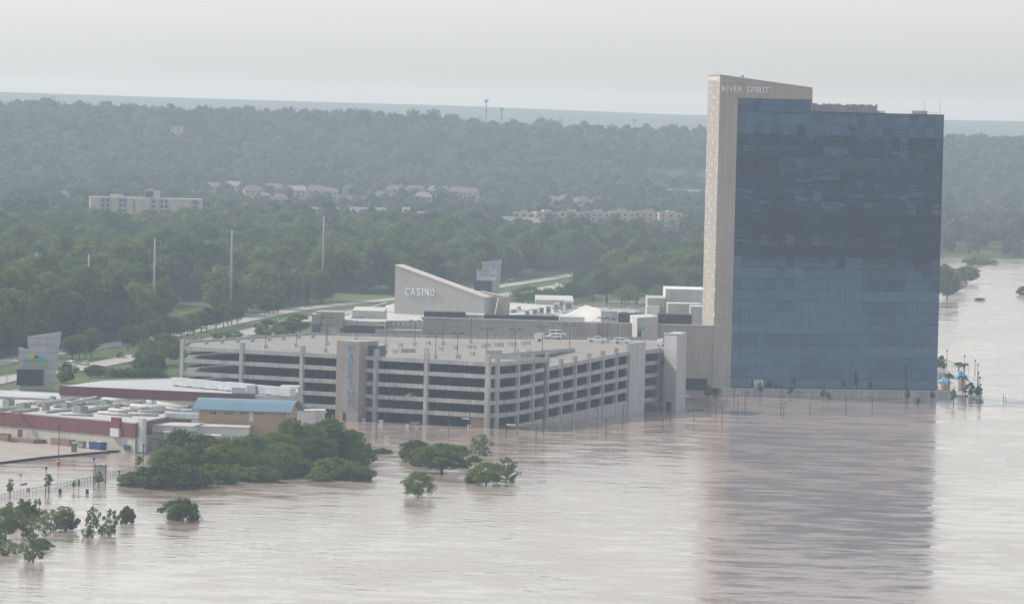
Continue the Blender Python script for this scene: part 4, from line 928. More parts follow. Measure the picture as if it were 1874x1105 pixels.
for i in range(8): MB().box(i * ds + 1, i * ds + 1.3, 0.2, 1.6, 0, 0.4).build('support', M['steel'], dw)
p = G(445, 720, 11.15); t = thing('rooftop_unit', p, 'white boxy roof unit beside the long duct on the event hall', 'air unit'); MB().box(-3, 0.5, 0, 2.5, 0, 1.6).build('casing', M['duct'], t, bevel=.08); MB().box(0.8, 3.2, 0.4, 2.6, 0, 2.3).build('casing', M['white'], t, bevel=.08)
w0, w1 = at(514, 709, 1540), at(546, 712, 1540)
t = thing('roof_penthouse', V2(w0), 'cream stair penthouse between the event hall and garage', 'building'); MB().box(0, w1.x - w0.x, 0, 9, 0, w0.z).build('wall', M['beige'], t); MB().box(-.2, w1.x - w0.x + .2, -.2, 9.2, w0.z, w0.z + .3).build('roof', M['white_roof'], t); MB().box(3.4, 4.4, -.05, .05, w0.z - 3.5, w0.z - 1).build('window', M['win'], t)
# tan hall under the blue barrel roof
b0, b1 = V2(G(366, 744, 10.0)), V2(G(523, 749.5, 10.0)); FT = Frame(b0, b1)
bar_h = thing('barrel_hall', b0, 'tan hall under a curved blue metal barrel roof', 'hall', rz=FT.ang)
zt = FT.face(445, 752)[1]; BD = 13.0
MB().box(0, FT.len, 0, BD, 0, zt).build('wall', M['tan'], bar_h)
def arc(r_out, n=10): return [(-1.0 + (BD + 2.0) * i / n, zt - 0.1 + 2.6 * math.sin(math.pi * i / n) + r_out) for i in range(n + 1)]
prof = arc(0.25) + arc(0.0)[::-1]
mb = MB(); n = len(prof); vs = [(-1.8, y, z) for y, z in prof] + [(FT.len + 1.6, y, z) for y, z in prof]
mb.add(vs, [tuple(range(n)), tuple(range(2 * n - 1, n - 1, -1))] + [(i, n + i, n + (i + 1) % n, (i + 1) % n) for i in range(n)]); mb.build('roof', M['blue_roof'], bar_h)
gp_ = [(y, z) for y, z in arc(-0.05)]; gp_[0] = (0.0, zt); gp_[-1] = (BD, zt); gp_ = [(min(max(y, 0), BD), z) for y, z in gp_]
for ux in (0.05, FT.len - 0.35): mb = MB(); n = len(gp_); mb.add([(ux, y, z) for y, z in gp_] + [(ux + 0.3, y, z) for y, z in gp_], [tuple(range(n)), tuple(range(2 * n - 1, n - 1, -1))] + [(i, n + i, n + (i + 1) % n, (i + 1) % n) for i in range(n)]); mb.build('gable', M['tan'], bar_h)
for zx in (690, 720, 815, 845, 868, 940, 965, 990, 1070, 1100, 1128, 1325, 1358):
    x = 240 + zx / 4.685; a, zb = FT.face(x - 2, 660 + 460 / 4.685); c, zz = FT.face(x + 2, 660 + 432 / 4.685); MB().box(a, c, -0.06, 0.05, zb, zz).build('window', M['win'], bar_h)
a, zb = FT.face(456, 770); c, zz = FT.face(464, 753); MB().box(a, c, -0.08, 0.05, zb, zz).build('louvre_panel', M['duct'], bar_h)
# silver roof ducts in front
for i, (x0, x1, y) in enumerate(((300, 365, 764), (330, 422, 758))):
    p = G(x0, y + 2, 7.0); k = p.y / F_PX; L_ = (x1 - x0) * k
    t = thing('silver_duct', p, 'bent galvanised duct turning down %s the tan hall' % ('in front of' if i else 'beside the annexe near'), 'duct', rz=FT.ang)
    MB().box(0, L_, 0, 1.7, 0, 1.7).build('run', M['duct'], t, bevel=.25); MB().box(L_ - 1.8, L_, 0.02, 1.68, -3.5, -0.02).build('drop', M['duct'], t); MB().box(1, 1.4, 0.3, 1.4, -0.6, 0).build('support', M['steel'], t)
for i, (x0, y0, x1, y1, Yn, d, m, lab) in enumerate(((355, 781, 455, 806, 1428, 14, 'white', 'white service trailer building screened by the flooded trees'), (538, 752, 575, 786, 1470, 9, 'white', 'small white utility building beside the garage entrance'),
                                          (566, 752, 593, 776, 1480, 8, 'white', 'white box trailer against the garage wall'), (300, 792, 352, 815, 1416, 8, 'beige', 'cream lean-to store at the foot of the annexe'), (372, 798, 402, 812, 1412, 6, 'white_roof', 'white sloping porch roof among the trees'))):
    a, c = at(x0, y0, Yn), at(x1, y0, Yn); t = thing('service_building', (a.x, a.y, 0), lab, 'building'); w_ = c.x - a.x; z_ = a.z
    MB().box(0, w_, 0, d, 0, z_).build('wall', M[m], t); MB().box(-.2, w_ + .2, -.2, d + .2, z_, z_ + .25).build('roof', M['white_roof'], t)
    MB().box(w_ * .55, w_ * .55 + 1.1, -.05, .05, 0, 2.1).build('door', M['grey_roof'], t); MB().box(w_ * .15, w_ * .15 + 1.6, -.05, .05, 1.0, 2.0).build('window', M['win'], t)
# pavement of the lots
sheet('pavement', [g2(x, y, 0.4) for x, y in ((-120, 848), (0, 846), (80, 836), (160, 829), (240, 822), (300, 815), (300, 800), (-120, 792))], plain('dry_lot', (0.34, 0.285, 0.24), 0.9, var=0.15, scale=0.1), 'pale dry strip of parking lot beside the red hall', 0.5)
sheet('pavement', [(-150, 1470), (-60, 1495), (-62, 1560), (-95, 1600), (-105, 1640), (-120, 1650), (-150, 1560)], M['asphalt'], 'pale service yard behind the halls', 3.6)
sheet('pavement', [(-55, 1725), (60, 1790), (100, 1830), (120, 2000), (80, 2350), (0, 2400), (-45, 2200), (-70, 1900)], plain('car_park', (0.36, 0.34, 0.31), 0.9, scale=0.05), 'grey car park round the casino', 4.1)

# ---------------------------------------------------------------- trees standing in the flood and along the drive
PW = {}
def proto_size(pr):
    if pr[0].name not in PW:
        co = np.zeros(len(pr[0].vertices) * 3, np.float32); pr[0].vertices.foreach_get('co', co); co = co.reshape(-1, 3)
        PW[pr[0].name] = (float(np.percentile(co[:, 0], 98) - np.percentile(co[:, 0], 2)), float(np.percentile(co[:, 2], 99)))
    return PW[pr[0].name]
def px_tree(name, x, yb, yt, w, pr, label, z=0.0, cat='tree', group=None, sink=0.0):
    p = G(x, yb, z); k = p.y / F_PX; pw, ph = proto_size(pr); h = (yb - yt) * k + sink
    return plant_tree(name, pr, (p.x, p.y, z - sink), (w * k / pw, h / ph), rnd.uniform(0, 6.28), label, cat, group)
for i, (x, yb, yt, w) in enumerate(((330, 866, 787, 88), (372, 868, 796, 82), (418, 866, 800, 80), (462, 866, 797, 84), (500, 862, 792, 76), (530, 852, 768, 74), (566, 850, 777, 78), (602, 848, 768, 84), (640, 846, 788, 70), (352, 872, 812, 70), (310, 874, 818, 60),
                                    (442, 874, 822, 76), (520, 870, 812, 80), (575, 862, 800, 80), (485, 874, 830, 70), (655, 852, 808, 54), (400, 874, 815, 70))):
    px_tree('bottomland_tree', x, yb, yt, w, NEAR[i % 3], 'tall dark tree in the big flooded thicket before the tan hall', group='thicket trees before the tan hall', sink=1.2)
for i, (x, yb, yt, w) in enumerate(((300, 893, 848, 96), (250, 890, 862, 56), (340, 890, 852, 80), (385, 884, 850, 70), (476, 881, 853, 56), (545, 870, 842, 60), (608, 876, 838, 72), (648, 879, 846, 62), (583, 880, 862, 34), (668, 878, 856, 34), (430, 878, 850, 60), (232, 888, 872, 30), (510, 874, 846, 54))):
    px_tree('willow_shrub', x, yb, yt, w, SHRUB[(0, 2)[i % 2]], 'pale green willow bush at the water edge of the big thicket', cat='shrub', group='willow bushes of the big thicket', sink=0.5)
ISL = (('willow_shrub', 758, 842, 806, 56, 'pale willow bush on the upstream side of the tree island', 0), ('bottomland_tree', 808, 866, 812, 84, 'broad dark tree making up most of the tree island by the garage', 1), ('willow_shrub', 783, 852, 818, 56, 'mid green bush between pale willow and broad tree on the island', 2),
       ('bottomland_tree', 838, 838, 815, 34, 'small ragged tree beside the broad island tree', 1), ('willow_shrub', 850, 856, 842, 22, 'little bush trailing behind the tree island', 2), ('snag_tree', 878, 833, 795, 42, 'sparse open-branched tree standing alone before the garage corner', 1),
       ('willow_shrub', 868, 845, 834, 20, 'tiny round bush below the sparse lone tree', 0), ('bottomland_tree', 765, 909, 863, 52, 'rounded lone tree rising straight from open water', 2), ('bottomland_tree', 890, 887, 846, 62, 'dense leaning bush-tree in the open water pair', 0),
       ('snag_tree', 926, 882, 838, 44, 'open leggy tree on the outer side of the water pair', 1), ('willow_shrub', 866, 884, 858, 32, 'thin bare-stemmed bush beside the dense bush-tree', 1), ('willow_shrub', 332, 952, 913, 66, 'wide low drowned bush alone in open water', 2),
       ('willow_shrub', 700, 829, 820, 34, 'low trailing brush off the end of the thicket', 0), ('willow_shrub', 680, 832, 822, 24, 'low brush joining the thicket end', 2))
for nm, x, yb, yt, w, lab, k in ISL:
    px_tree(nm, x, yb, yt, w, (SNAG[k % 2] if nm == 'snag_tree' else SHRUB[k] if nm != 'bottomland_tree' else NEAR[k]), lab, cat='shrub' if nm == 'willow_shrub' else 'tree', sink=0.5)
DROWN = ((8, 985, 928, 62), (48, 950, 918, 44), (70, 948, 930, 40), (55, 985, 942, 60), (92, 972, 934, 50), (122, 970, 936, 40), (118, 942, 926, 44), (60, 1028, 978, 56), (14, 1016, 988, 52), (75, 1004, 985, 40), (170, 982, 928, 36), (160, 982, 965, 30), (203, 980, 932, 34), (232, 958, 926, 30), (192, 978, 958, 26), (30, 965, 930, 44), (-10, 1010, 960, 50))
for i, (x, yb, yt, w) in enumerate(DROWN):
    px_tree('drowned_tree', x, yb, yt, w * .85, (SNAG[0], SHRUB[0], SNAG[1], SNAG[0])[i % 4] if i not in (0,) else NEAR[i % 3], 'half-drowned bushy tree in the flooded park outside the fence', group='drowned trees outside the fence', sink=0.3)
for i, (x, yb, yt, w) in enumerate(((18, 912, 876, 13), (89, 902, 867, 15), (181, 893, 862, 15), (255, 859, 834, 15), (135, 897, 879, 8), (144, 895, 877, 6), (17, 945, 918, 16), (39, 940, 912, 13), (53, 935, 913, 8), (65, 934, 913, 7), (72, 930, 911, 7))):
    px_tree('sapling', x, yb, yt, w, SAPL[i % 2], 'slim staked sapling standing in floodwater along the park fence', group='saplings by the park fence', sink=0.2)
for i, (x, yb) in enumerate(((132, 657), (145, 655.5), (156, 654), (168, 652), (234, 640.5), (244, 638), (255, 634.5), (266, 631), (285, 627), (318, 620), (343.5, 615), (354, 613), (368, 608), (378, 606.5), (395, 602), (409, 599), (417, 595), (424, 593.5), (434, 591), (485, 577), (493, 575.5), (500, 574.5), (508, 573), (300, 623), (332, 617))):
    p = G(x, yb, 4.1); s = rnd.uniform(0.88, 1.08); plant_tree('street_tree', LOLLI[i % 2], (p.x, p.y, float(height(p.x, p.y))), (s, s), rnd.uniform(0, 6.28), 'round-headed street tree on the grass median of the divided road', 'tree', 'street trees of the median')
for i, (x, yb, yt, w, pr, lab) in enumerate(((122, 700, 664, 34, SHRUB[1], 'upright dark bush beside the pylon sign'), (300, 668, 612, 74, NEAR[0], 'big dark tree at the open end of the garage'), (272, 672, 640, 48, NEAR[1], 'smaller dark tree left of the big tree by the garage end'),
        (282, 686, 646, 40, SHRUB[0], 'pale feathery shrub before the big garage-end tree'), (258, 676, 652, 32, SHRUB[2], 'pale shrub over the hedge by the drive'), (175, 690, 668, 32, SHRUB[0], 'rounded shrub at the road end of the hedge'),
        (405, 624, 607, 30, NEAR[1], 'low dark shrub behind the garage parapet'), (428, 622, 605, 32, NEAR[2], 'dense dark shrub behind the garage parapet beside the low one'), (490, 621, 585, 46, NEAR[0], 'bushy tree where the drive meets the casino'), (523, 622, 588, 44, NEAR[1], 'bushy tree touching the entrance block'), (508, 624, 596, 40, NEAR[2], 'young tree between the bushy pair at the entrance block'),
        (966, 558, 524, 56, NEAR[2], 'round dense tree on the casino lawn beside the small pylon'), (1046, 552, 517, 48, NEAR[0], 'dark tree on the far casino lawn'), (1005, 552, 528, 30, SHRUB[2], 'pale loose tree between the lawn trees'), (545, 610, 575, 40, NEAR[1], 'tree behind the entrance block'))):
    px_tree('lawn_tree', x, yb, yt, w, pr, lab, z=3.9, cat='tree')
for i, (x, yb, yt, w) in enumerate(((1085, 549, 500, 54), (1110, 551, 490, 56), (1138, 552, 485, 60), (1165, 552, 482, 62), (1192, 551, 488, 58), (1218, 551, 492, 54), (1245, 548, 490, 60), (1272, 548, 488, 60), (1150, 556, 520, 44), (1208, 556, 522, 44), (1060, 546, 516, 40))):
    px_tree('lakeside_tree', x, yb, yt, w, NEAR[i % 3], 'fresh green tree in the belt behind the flooded back lot', z=1.0, group='tree belt behind the back lot')
hedge = thing('hedge', G(235, 692, 3.9), 'clipped green hedge along the near side of the drive', 'hedge')
rs2 = np.random.RandomState(5); a, c = G(200, 690, 3.9), G(298, 690, 3.9); n = 3200; t = rs2.rand(n); D = rs2.normal(size=(n, 3)); D[:, 2] = abs(D[:, 2]); D /= np.linalg.norm(D, axis=1, keepdims=True)
P = np.stack([(a.x + (c.x - a.x) * t), (a.y + (c.y - a.y) * t), 3.9 + 0 * t], 1) + D * np.array([1.6, 1.6, 2.6]) * (0.85 + 0.25 * np.sin(t * 40))[:, None] - np.array(hedge.location)
obj('foliage', leaf_mesh('foliage', P, D + rs2.normal(size=D.shape) * .3, rs2.uniform(.15, .35, n), rs2.rand(n), M['leaf_wood'], rs2), None, hedge)
for i, (x, yb, yt, w) in enumerate(((1391, 724, 699, 9), (1447, 727, 706, 11), (1506, 733, 712, 13), (1516, 736, 718, 12), (1661, 736, 714, 10), (1680, 746, 727, 11), (1706, 736, 714, 11), (1745, 742, 712, 10), (1296, 734, 705, 18), (1262, 715, 690, 16), (1428, 724, 700, 7))):
    px_tree('plaza_tree', x, yb, yt, w, SAPL[i % 2], 'young tree in the flooded plaza before the hotel tower', group='plaza saplings before the tower', sink=0.2)
for i, (x, yb, yt, w, k, lab) in enumerate(((1733, 549, 492, 40, 0, 'leafy drowned tree rising beside the hotel edge in the river'), (1745, 534, 497, 40, 2, 'middle tree of the drowned trio in the river'), (1768, 519, 488, 44, 1, 'outermost tree of the drowned trio in the river'), (1728, 512, 484, 26, 0, 'small drowned tree half hidden by the hotel edge'),
                                      (1782, 485, 471, 36, 2, 'low drowned copse far out in the river'), (1806, 484, 473, 34, 0, 'companion bush of the far river copse'), (1872, 541, 524, 22, 1, 'lone drowned bush in the middle of the wide river'), (1793, 550, 545, 18, 2, 'raft of flood debris and twigs adrift in the river'), (1748, 469, 466, 10, 0, 'tiny drowned bush under the far bank'))):
    px_tree('river_tree', x, yb, yt, w, NEAR[k] if i < 3 else SHRUB[k], lab, cat='tree' if i < 4 else 'shrub', sink=0.4)
for i, x in enumerate(range(1716, 1900, 13)):
    px_tree('bank_tree', x, 464 + rnd.uniform(-2, 1), 428 + rnd.uniform(-8, 8), rnd.uniform(26, 36), WOOD[i % 5], 'tree of the dark line along the far river bank', z=0.3, group='far bank trees')
# palms by the pool huts
def frond_mesh():
    mb = MB()
    for k in range(15):
        a = k * 2.4; el = 0.75 - 0.11 * (k % 8); L_ = 2.3; pts = []
        for s in range(5):
            t = s / 4; r = L_ * t * math.cos(el * (1 - t * .3)); z = L_ * (math.sin(el) * t - 0.75 * t * t); pts.append((r, z))
        for s in range(4):
            (r0, z0), (r1, z1) = pts[s], pts[s + 1]; w0, w1 = 0.42 * math.sin(math.pi * (0.15 + s / 4 * .8)), 0.42 * math.sin(math.pi * (0.15 + (s + 1) / 4 * .8))
            ca, sa = math.cos(a), math.sin(a); q = lambda r, z, w: (r * ca - w * sa, r * sa + w * ca, z - abs(w) * .4)
            mb.add([q(r0, z0, 0), q(r0, z0, w0), q(r1, z1, w1), q(r1, z1, 0)], [(0, 1, 2, 3)]); mb.add([q(r0, z0, 0), q(r0, z0, -w0), q(r1, z1, -w1), q(r1, z1, 0)], [(0, 1, 2, 3)])
    me = bpy.data.meshes.new('fronds'); me.from_pydata(mb.v, [], mb.f); me.update(); me.materials.append(M['leaf_near']); return me
FR_M = frond_mesh()
for x, yb, yt, lab in ((1735.5, 718, 685, 'shaggy palm beside the square blue-roofed pool hut'), (1762, 719, 689, 'palm standing before the round-roofed blue hut'), (1753.5, 708, 664, 'slender tall palm behind the blue huts'), (1763.5, 707, 666, 'full-headed tall palm behind the blue huts')):
    p = G(x, yb, 0.8); h = (yb - yt) * p.y / F_PX; t = thing('palm_tree', p, lab, 'palm')
    MB().tube((0, 0, -1), (0.1, 0, h * .5), .22, .18, 7).tube((0.1, 0, h * .5), (0, 0, h), .18, .15, 7).build('trunk', M['bark'], t); obj('crown', FR_M, None, t, (0, 0, h), rnd.uniform(0, 6))
for x, yb, yt, w, lab in ((1722, 678, 651, 16, 'leafy shrub behind the grey-roofed pool hut'), (1776, 722, 700, 22, 'dark bush at the outer end of the pool terrace'), (1790, 724, 706, 14, 'bush beside the outer pool lamp'), (1718, 716, 705, 9, 'small bush at the tower foot beside the square hut'), (1754, 713, 703, 14, 'low shrub between the two blue huts')):
    px_tree('pool_shrub', x, yb, yt, w, SHRUB[1], lab, z=0.6, cat='shrub')

# ---------------------------------------------------------------- lamps and poles
def lamp(kind, p, h, label, group, rz=0.0):
    t = thing('lamp_post', p, label, 'lamp post', group, rz)
    if kind == 'roof':
        MB().box(-.5, .5, -.5, .5, 0, 1.1).build('pedestal', M['concrete'], t, bevel=.05); MB().tube((0, 0, 1.1), (0, 0, h), .10, .07, 6).build('pole', M['pole_dark'], t)
        MB().box(-1.3, 1.3, -.05, .05, h - .05, h + .04).build('cross_arm', M['pole_dark'], t)
        for s in (-1, 1): MB().box(s * 1.25 - .5, s * 1.25 + .5, -.3, .3, h - .02, h + .24).build('lamp_head', M['pole_dark'], t, bevel=.04)
    elif kind == 'water':
        MB().tube((0, 0, -1.2), (0, 0, h), .11, .08, 6).build('pole', M['pole_dark'], t); MB().box(-.1, .9, -.25, .25, h - .05, h + .12).build('lamp_head', M['pole_dark'], t)
    elif kind == 'globe':
        MB().tube((0, 0, -1.2), (0, 0, h), .12, .08, 6).build('pole', M['pole_dark'], t); MB().tube((0, 0, h), (0, 0, h + .5), .16, .3, 8).build('lamp_head', M['pole_dark'], t); MB().tube((0, 0, h + .5), (0, 0, h + .62), .42, .3, 8).build('cap', M['pole_dark'], t)
    else:
        MB().tube((0, 0, -.5), (0, 0, h), .16, .09, 6).build('pole', M['pole_grey'], t); MB().tube((0, 0, h), (1.9, 0, h + .35), .06, .05, 5).build('arm', M['pole_grey'], t); MB().ball((2.2, 0, h + .35), .55, .28, .16).build('lamp_head', M['lamp_glass'], t, smooth=True)
    return t
for x, yb, yt in ((652, 562 + 265 / 4.25, 560 + 92 / 4.25), (706, 562 + 310 / 4.25, 591), (759, 562 + 300 / 4.25, 587), (810.5, 562 + 295 / 4.25, 584.5), (861.6, 562 + 280 / 4.25, 581), (797, 562 + 400 / 4.25, 611), (837, 562 + 400 / 4.25, 610), (890.6, 562 + 365 / 4.25, 601.5), (942.4, 562 + 370 / 4.25, 603),
               (992, 562 + 350 / 4.25, 598), (1042, 562 + 345 / 4.25, 596), (486, 562 + 320 / 4.25, 590), (542, 562 + 310 / 4.25, 586), (596, 562 + 350 / 4.25, 595), (599, 562 + 295 / 4.25, 582), (1103, 629, 582), (1112, 627, 583), (1130, 628, 585)):
    p = G(x, yb, LV[4]); lamp('roof', p, (yb - yt) * p.y / F_PX, 'twin-headed lamp post on a concrete pedestal on the garage deck', 'lamps of the garage deck', rnd.uniform(-.2, .2))
for x, yt, yb in ((926, 748, 798), (947, 757, 797), (981, 778, 807), (995, 759, 795), (1046, 750, 791), (1093, 748, 786), (1109, 767, 799), (1139, 742, 782), (1182, 740, 777), (1213.5, 754, 787), (1270, 731, 770), (1310, 728, 765), (1321, 745, 777), (1343, 710, 744), (1350, 722, 759), (1363.5, 718, 757),
                  (1429, 727, 761), (1434, 737, 767), (1482, 729, 760), (1548, 729, 760), (1596, 727, 757), (1657.5, 721, 752), (1766, 716, 745), (688, 772, 805), (821, 752, 796), (859, 734, 784), (900, 760, 797), (664, 730, 775), (747, 736, 766), (1227, 735, 773)):
    p = G(x, yb, 0); lamp('water', (p.x, p.y, 0), (yb - yt) * p.y / F_PX, 'thin dark lamp post rising from the flooded lot before garage and tower', 'lamp posts standing in the flood', rnd.choice((0, math.pi)))
for x, yt, yb, lab in ((107, 778, 850, 'tall lamp post on a red-banded base in the flooded west lot'), (83.5, 855, 908, 'park lamp post by the stop sign fence'), (171, 838, 895, 'park lamp post beside the glass shelter'), (262, 814, 858, 'park lamp post against the big thicket'), (218, 861, 877, 'short lamp post at the fence corner')):
    p = G(x, yb, 0); t = lamp('globe', (p.x, p.y, 0), (yb - yt) * p.y / F_PX - .5, lab, None)
    if x == 107: MB().tube((0, 0, -.8), (0, 0, .75), .42, .42, 10).build('base', M['brightred'], t); MB().tube((0, 0, .75), (0, 0, .95), .42, .3, 10).build('base_cap', M['white'], t)
for x, yt, yb in ((1732.5, 641, 676), (1764.5, 650, 690), (1784, 659, 684), (1788.5, 666, 712), (1790, 681, 708), (1792, 690, 735), (1794, 703, 735)):
    p = G(x, yb, 0.6); lamp('globe', p, (yb - yt) * p.y / F_PX - .5, 'slim dark lamp post round the flooded pool terrace', 'lamps of the pool terrace')
for x, yt, yb, lab in ((925.5, 513, 560, 'grey street lamp on the casino lawn by the small pylon'), (1032, 507, 530, 'grey street lamp beside the far carriageway trees'), (541, 563, 585, 'grey street lamp at the drive mouth'), (12, 660, 713, 'grey street lamp beside the pylon sign road')):
    p = G(x, yb, 4); lamp('street', p, (yb - yt) * p.y / F_PX, lab, None)
for x, yt, yb in ((1062, 551, 567), (1073, 551, 567), (1084, 550, 567), (1096.5, 550, 567), (1118, 554, 564), (1142.5, 555, 570), (1150, 556, 562), (1172.5, 560, 568), (1180, 562, 570), (1091, 565, 568)):
    p = G(x, yb, 0); lamp('water', (p.x, p.y, 0), (yb - yt) * p.y / F_PX, 'lamp post in the flooded back lot behind the casino', 'lamp posts of the back lot')
def monopole(x, yt, yb_ground, arms, lab):
    Yd = 84 * F_PX / (yb_ground - (190 + (x - 937) * .0246)); tp = at(x, yt, Yd); z0 = float(height(tp.x, tp.y)); h = tp.z - z0
    t = thing('transmission_pole', (tp.x, tp.y, z0), lab, 'power pole', 'steel transmission poles in the wood')
    MB().tube((0, 0, -.5), (0, 0, h), .62, .3, 10).build('shaft', M['pole_steel'], t, smooth=True)
    for k in range(arms):
        z = h - 1.0 - 3.2 * k; s = -1 if k % 2 else 1; MB().tube((0, 0, z), (s * 2.0, 0, z + .35), .10, .06, 6).build('arm', M['steel'], t); MB().tube((s * 2.0, 0, z + .3), (s * 2.0, 0, z - 1.0), .09, .09, 6).build('insulator', M['pole_grey'], t)
    return t, h
MP = []
for x, yt, yb, lab in ((67, 462, 580, 'thin grey transmission pole in the wood beyond the pylon sign'), (163, 465, 590, 'grey transmission pole before a pale clearing in the wood'), (284, 437, 600, 'stout grey transmission pole above the median trees'), (425, 420, 580, 'tall slender transmission pole beside the meadow'), (593, 395, 552, 'tallest grey transmission pole in front of the white shed')):
    MP.append(monopole(x, yt, yb, 3, lab))
for i in range(len(MP) - 1):
    (a, ha), (b_, hb_) = MP[i], MP[i + 1]; pa, pb = Vector(a.location), Vector(b_.location)
    t = thing('power_line', pa + Vector((0, 0, ha - 2)), 'sagging power lines strung from pole to pole over the wood', 'power line', 'power line spans')
    for k in range(3):
        mb = MB(); s = -2.0 if k % 2 else 2.0; prev = None
        for j in range(9):
            f = j / 8; q = pa.lerp(pb, f) + Vector((s, 0, (ha * (1 - f) + hb_ * f) - 2.0 - 3.2 * k - 7 * f * (1 - f))) - Vector(t.location)
            if prev is not None: mb.tube(prev, q, .03, .03, 4)
            prev = q
        mb.build('wire', M['pole_dark'], t)
for x, yt, yb, lab in ((492, 504, 560, 'wooden utility pole with crossarm by the meadow end'), (553, 499, 560, 'wooden utility pole with wide crossarm above the drive'), (570, 498, 562, 'pale utility pole paired with the wide crossarm pole'), (759, 771, 807, 'short pale utility pole with transformer standing in floodwater')):
    if yb < 700: p = G(x, yb, 4.2)
    else: p = G(x, yb, 0)
    h = (yb - yt) * p.y / F_PX; t = thing('utility_pole', p, lab, 'utility pole'); MB().tube((0, 0, -1), (0, 0, h), .16, .11, 6).build('shaft', M['wood' if yb < 700 else 'pole_grey'], t)
    MB().box(-1.3, 1.3, -.08, .08, h - .45, h - .25).build('crossarm', M['wood' if yb < 700 else 'pole_grey'], t)
    for s in (-1.1, -.5, .5, 1.1): MB().tube((s, 0, h - .25), (s, 0, h), .05, .05, 5).build('insulator', M['lamp_glass'], t)
    if yb > 700: MB().tube((.35, 0, h - 2.2), (.35, 0, h - 1.2), .28, .28, 8).build('transformer', M['white'], t)
for x, yt, yb, lab in ((890, 181, 240, 'tall red and white cell mast on the ridge'), (918, 196, 240, 'shorter grey cell mast beside the tall ridge mast'), (1161, 216, 248, 'lone thin mast on the ridge toward the hotel')):
    tp = at(x, yt, 5560); z0 = float(height(tp.x, tp.y)); t = thing('cell_mast', (tp.x, tp.y, z0), lab, 'mast'); h = tp.z - z0
    MB().tube((0, 0, 0), (0, 0, h), .75, .55, 6).build('shaft', M['pole_grey'], t)
    for k in range(2 if x < 1000 else 1): MB().tube((0, 0, h - 3.5 - 9 * k), (0, 0, h - 1.2 - 9 * k), 2.2 - .9 * k, 2.2 - .9 * k, 8).build('antenna_ring', M['pole_grey'], t)

# ---------------------------------------------------------------- pylon signs
def pylon(name, pts, screen, Yd, label, texts):
    o = at(pts[0][0], pts[0][1], Yd); z0 = max(float(height(o.x, o.y)), 0); fr = Frame(at(pts[-1][0], 600, Yd), at(pts[-2][0], 600, Yd))
    t = thing(name, (fr.o.x, fr.o.y, z0), label, 'sign', rz=fr.ang); f = lambda x, y: (lambda q: (q[0], q[1] - z0))(fr.face(x, y))
    prof = [f(x, y) for x, y in pts]; lo = min(q[1] for q in prof); prof = [(u, 0.0 if z == lo or z < 1.0 else z) for u, z in prof]
    MB().slab(prof, 0, 1.6).build('panel_body', M['sign_grey'], t)
    (a, zb), (c, zt) = f(screen[0], screen[3]), f(screen[2], screen[1]); MB().box(a, c, -0.5, -0.02, zb, zt).build('display', M['screen'], t); MB().box(a - .1, c + .1, -0.3, -0.03, zt, zt + .15).build('display_hood', M['sign_grey'], t)
    return t, f
sg1, f1 = pylon('pylon_sign', [(36.5, 722), (33.3, 635), (51, 640), (50.4, 616), (111.9, 607), (96.7, 722), (36.5, 722)][1:6] + [(36.5, 722)], (30.5, 676, 80, 704.5), 1622, 'grey panelled pylon sign with bright parrot-coloured logo above dark display', None)
def stext(txt, par, f, x0, y0, x1, y1, mat, shear=0.0):
    (u0, z0), (u1, z1) = f(x0, y1), f(x1, y0); letters(txt, M[mat], par, u0, u1, z0, z1, -0.06, 0.06, shear=shear)
stext('RIVER SPIRIT', sg1, f1, 59, 627, 97, 632, 'grey_roof'); stext('MARGARITAVILLE', sg1, f1, 43, 656, 90, 664.5, 'green'); stext('CASINO & RESTAURANT', sg1, f1, 42, 667.5, 90, 671, 'grey_roof')
for kind, x0, y0, x1, y1, m in (('palm', 53, 646, 64, 655, 'lime'), ('hill', 62, 650, 72, 656, 'purple'), ('bird', 71, 648, 80, 657, 'skyblue'), ('leaf', 42, 656, 48, 664, 'green'), ('shell', 56, 668, 65, 674, 'orange'), ('swash', 64, 671, 88, 673.5, 'green')):
    (u0, z0), (u1, z1) = f1(x0, y1), f1(x1, y0); n = 12; pts = [((u0 + u1) / 2 + (u1 - u0) / 2 * math.cos(2 * math.pi * i / n) * (1 + .15 * math.sin(5 * i)), (z0 + z1) / 2 + (z1 - z0) / 2 * math.sin(2 * math.pi * i / n) * (1 + .12 * math.cos(3 * i))) for i in range(n)]
    MB().slab(pts, -0.10 - 0.01 * len(kind), -0.005).build('logo_shape', M[m], sg1)
sg2, f2 = pylon('pylon_sign', [(871, 493), (882.5, 495), (881.8, 480), (918.6, 475), (911.6, 556), (876, 556)], (866.6, 514.5, 900, 541), 2450, 'grey pylon sign with white script word and blue emblem behind the casino fin', None)
stext('Casino', sg2, f2, 873, 503, 908, 512, 'letter', 0.3); stext('RIVER', sg2, f2, 897, 494, 909, 497, 'letter'); stext('SPIRIT', sg2, f2, 895, 498.5, 911, 501.5, 'letter')
(u0, z0), (u1, z1) = f2(899, 492), f2(905, 479); MB().slab([(u0, z0), (u1, z0), (u1 * .6 + u0 * .4, z1), ((u0 + u1) / 2, z1 + .3), (u0 * .6 + u1 * .4, z1)], -.08, -.005).build('emblem', M['skyblue'], sg2)

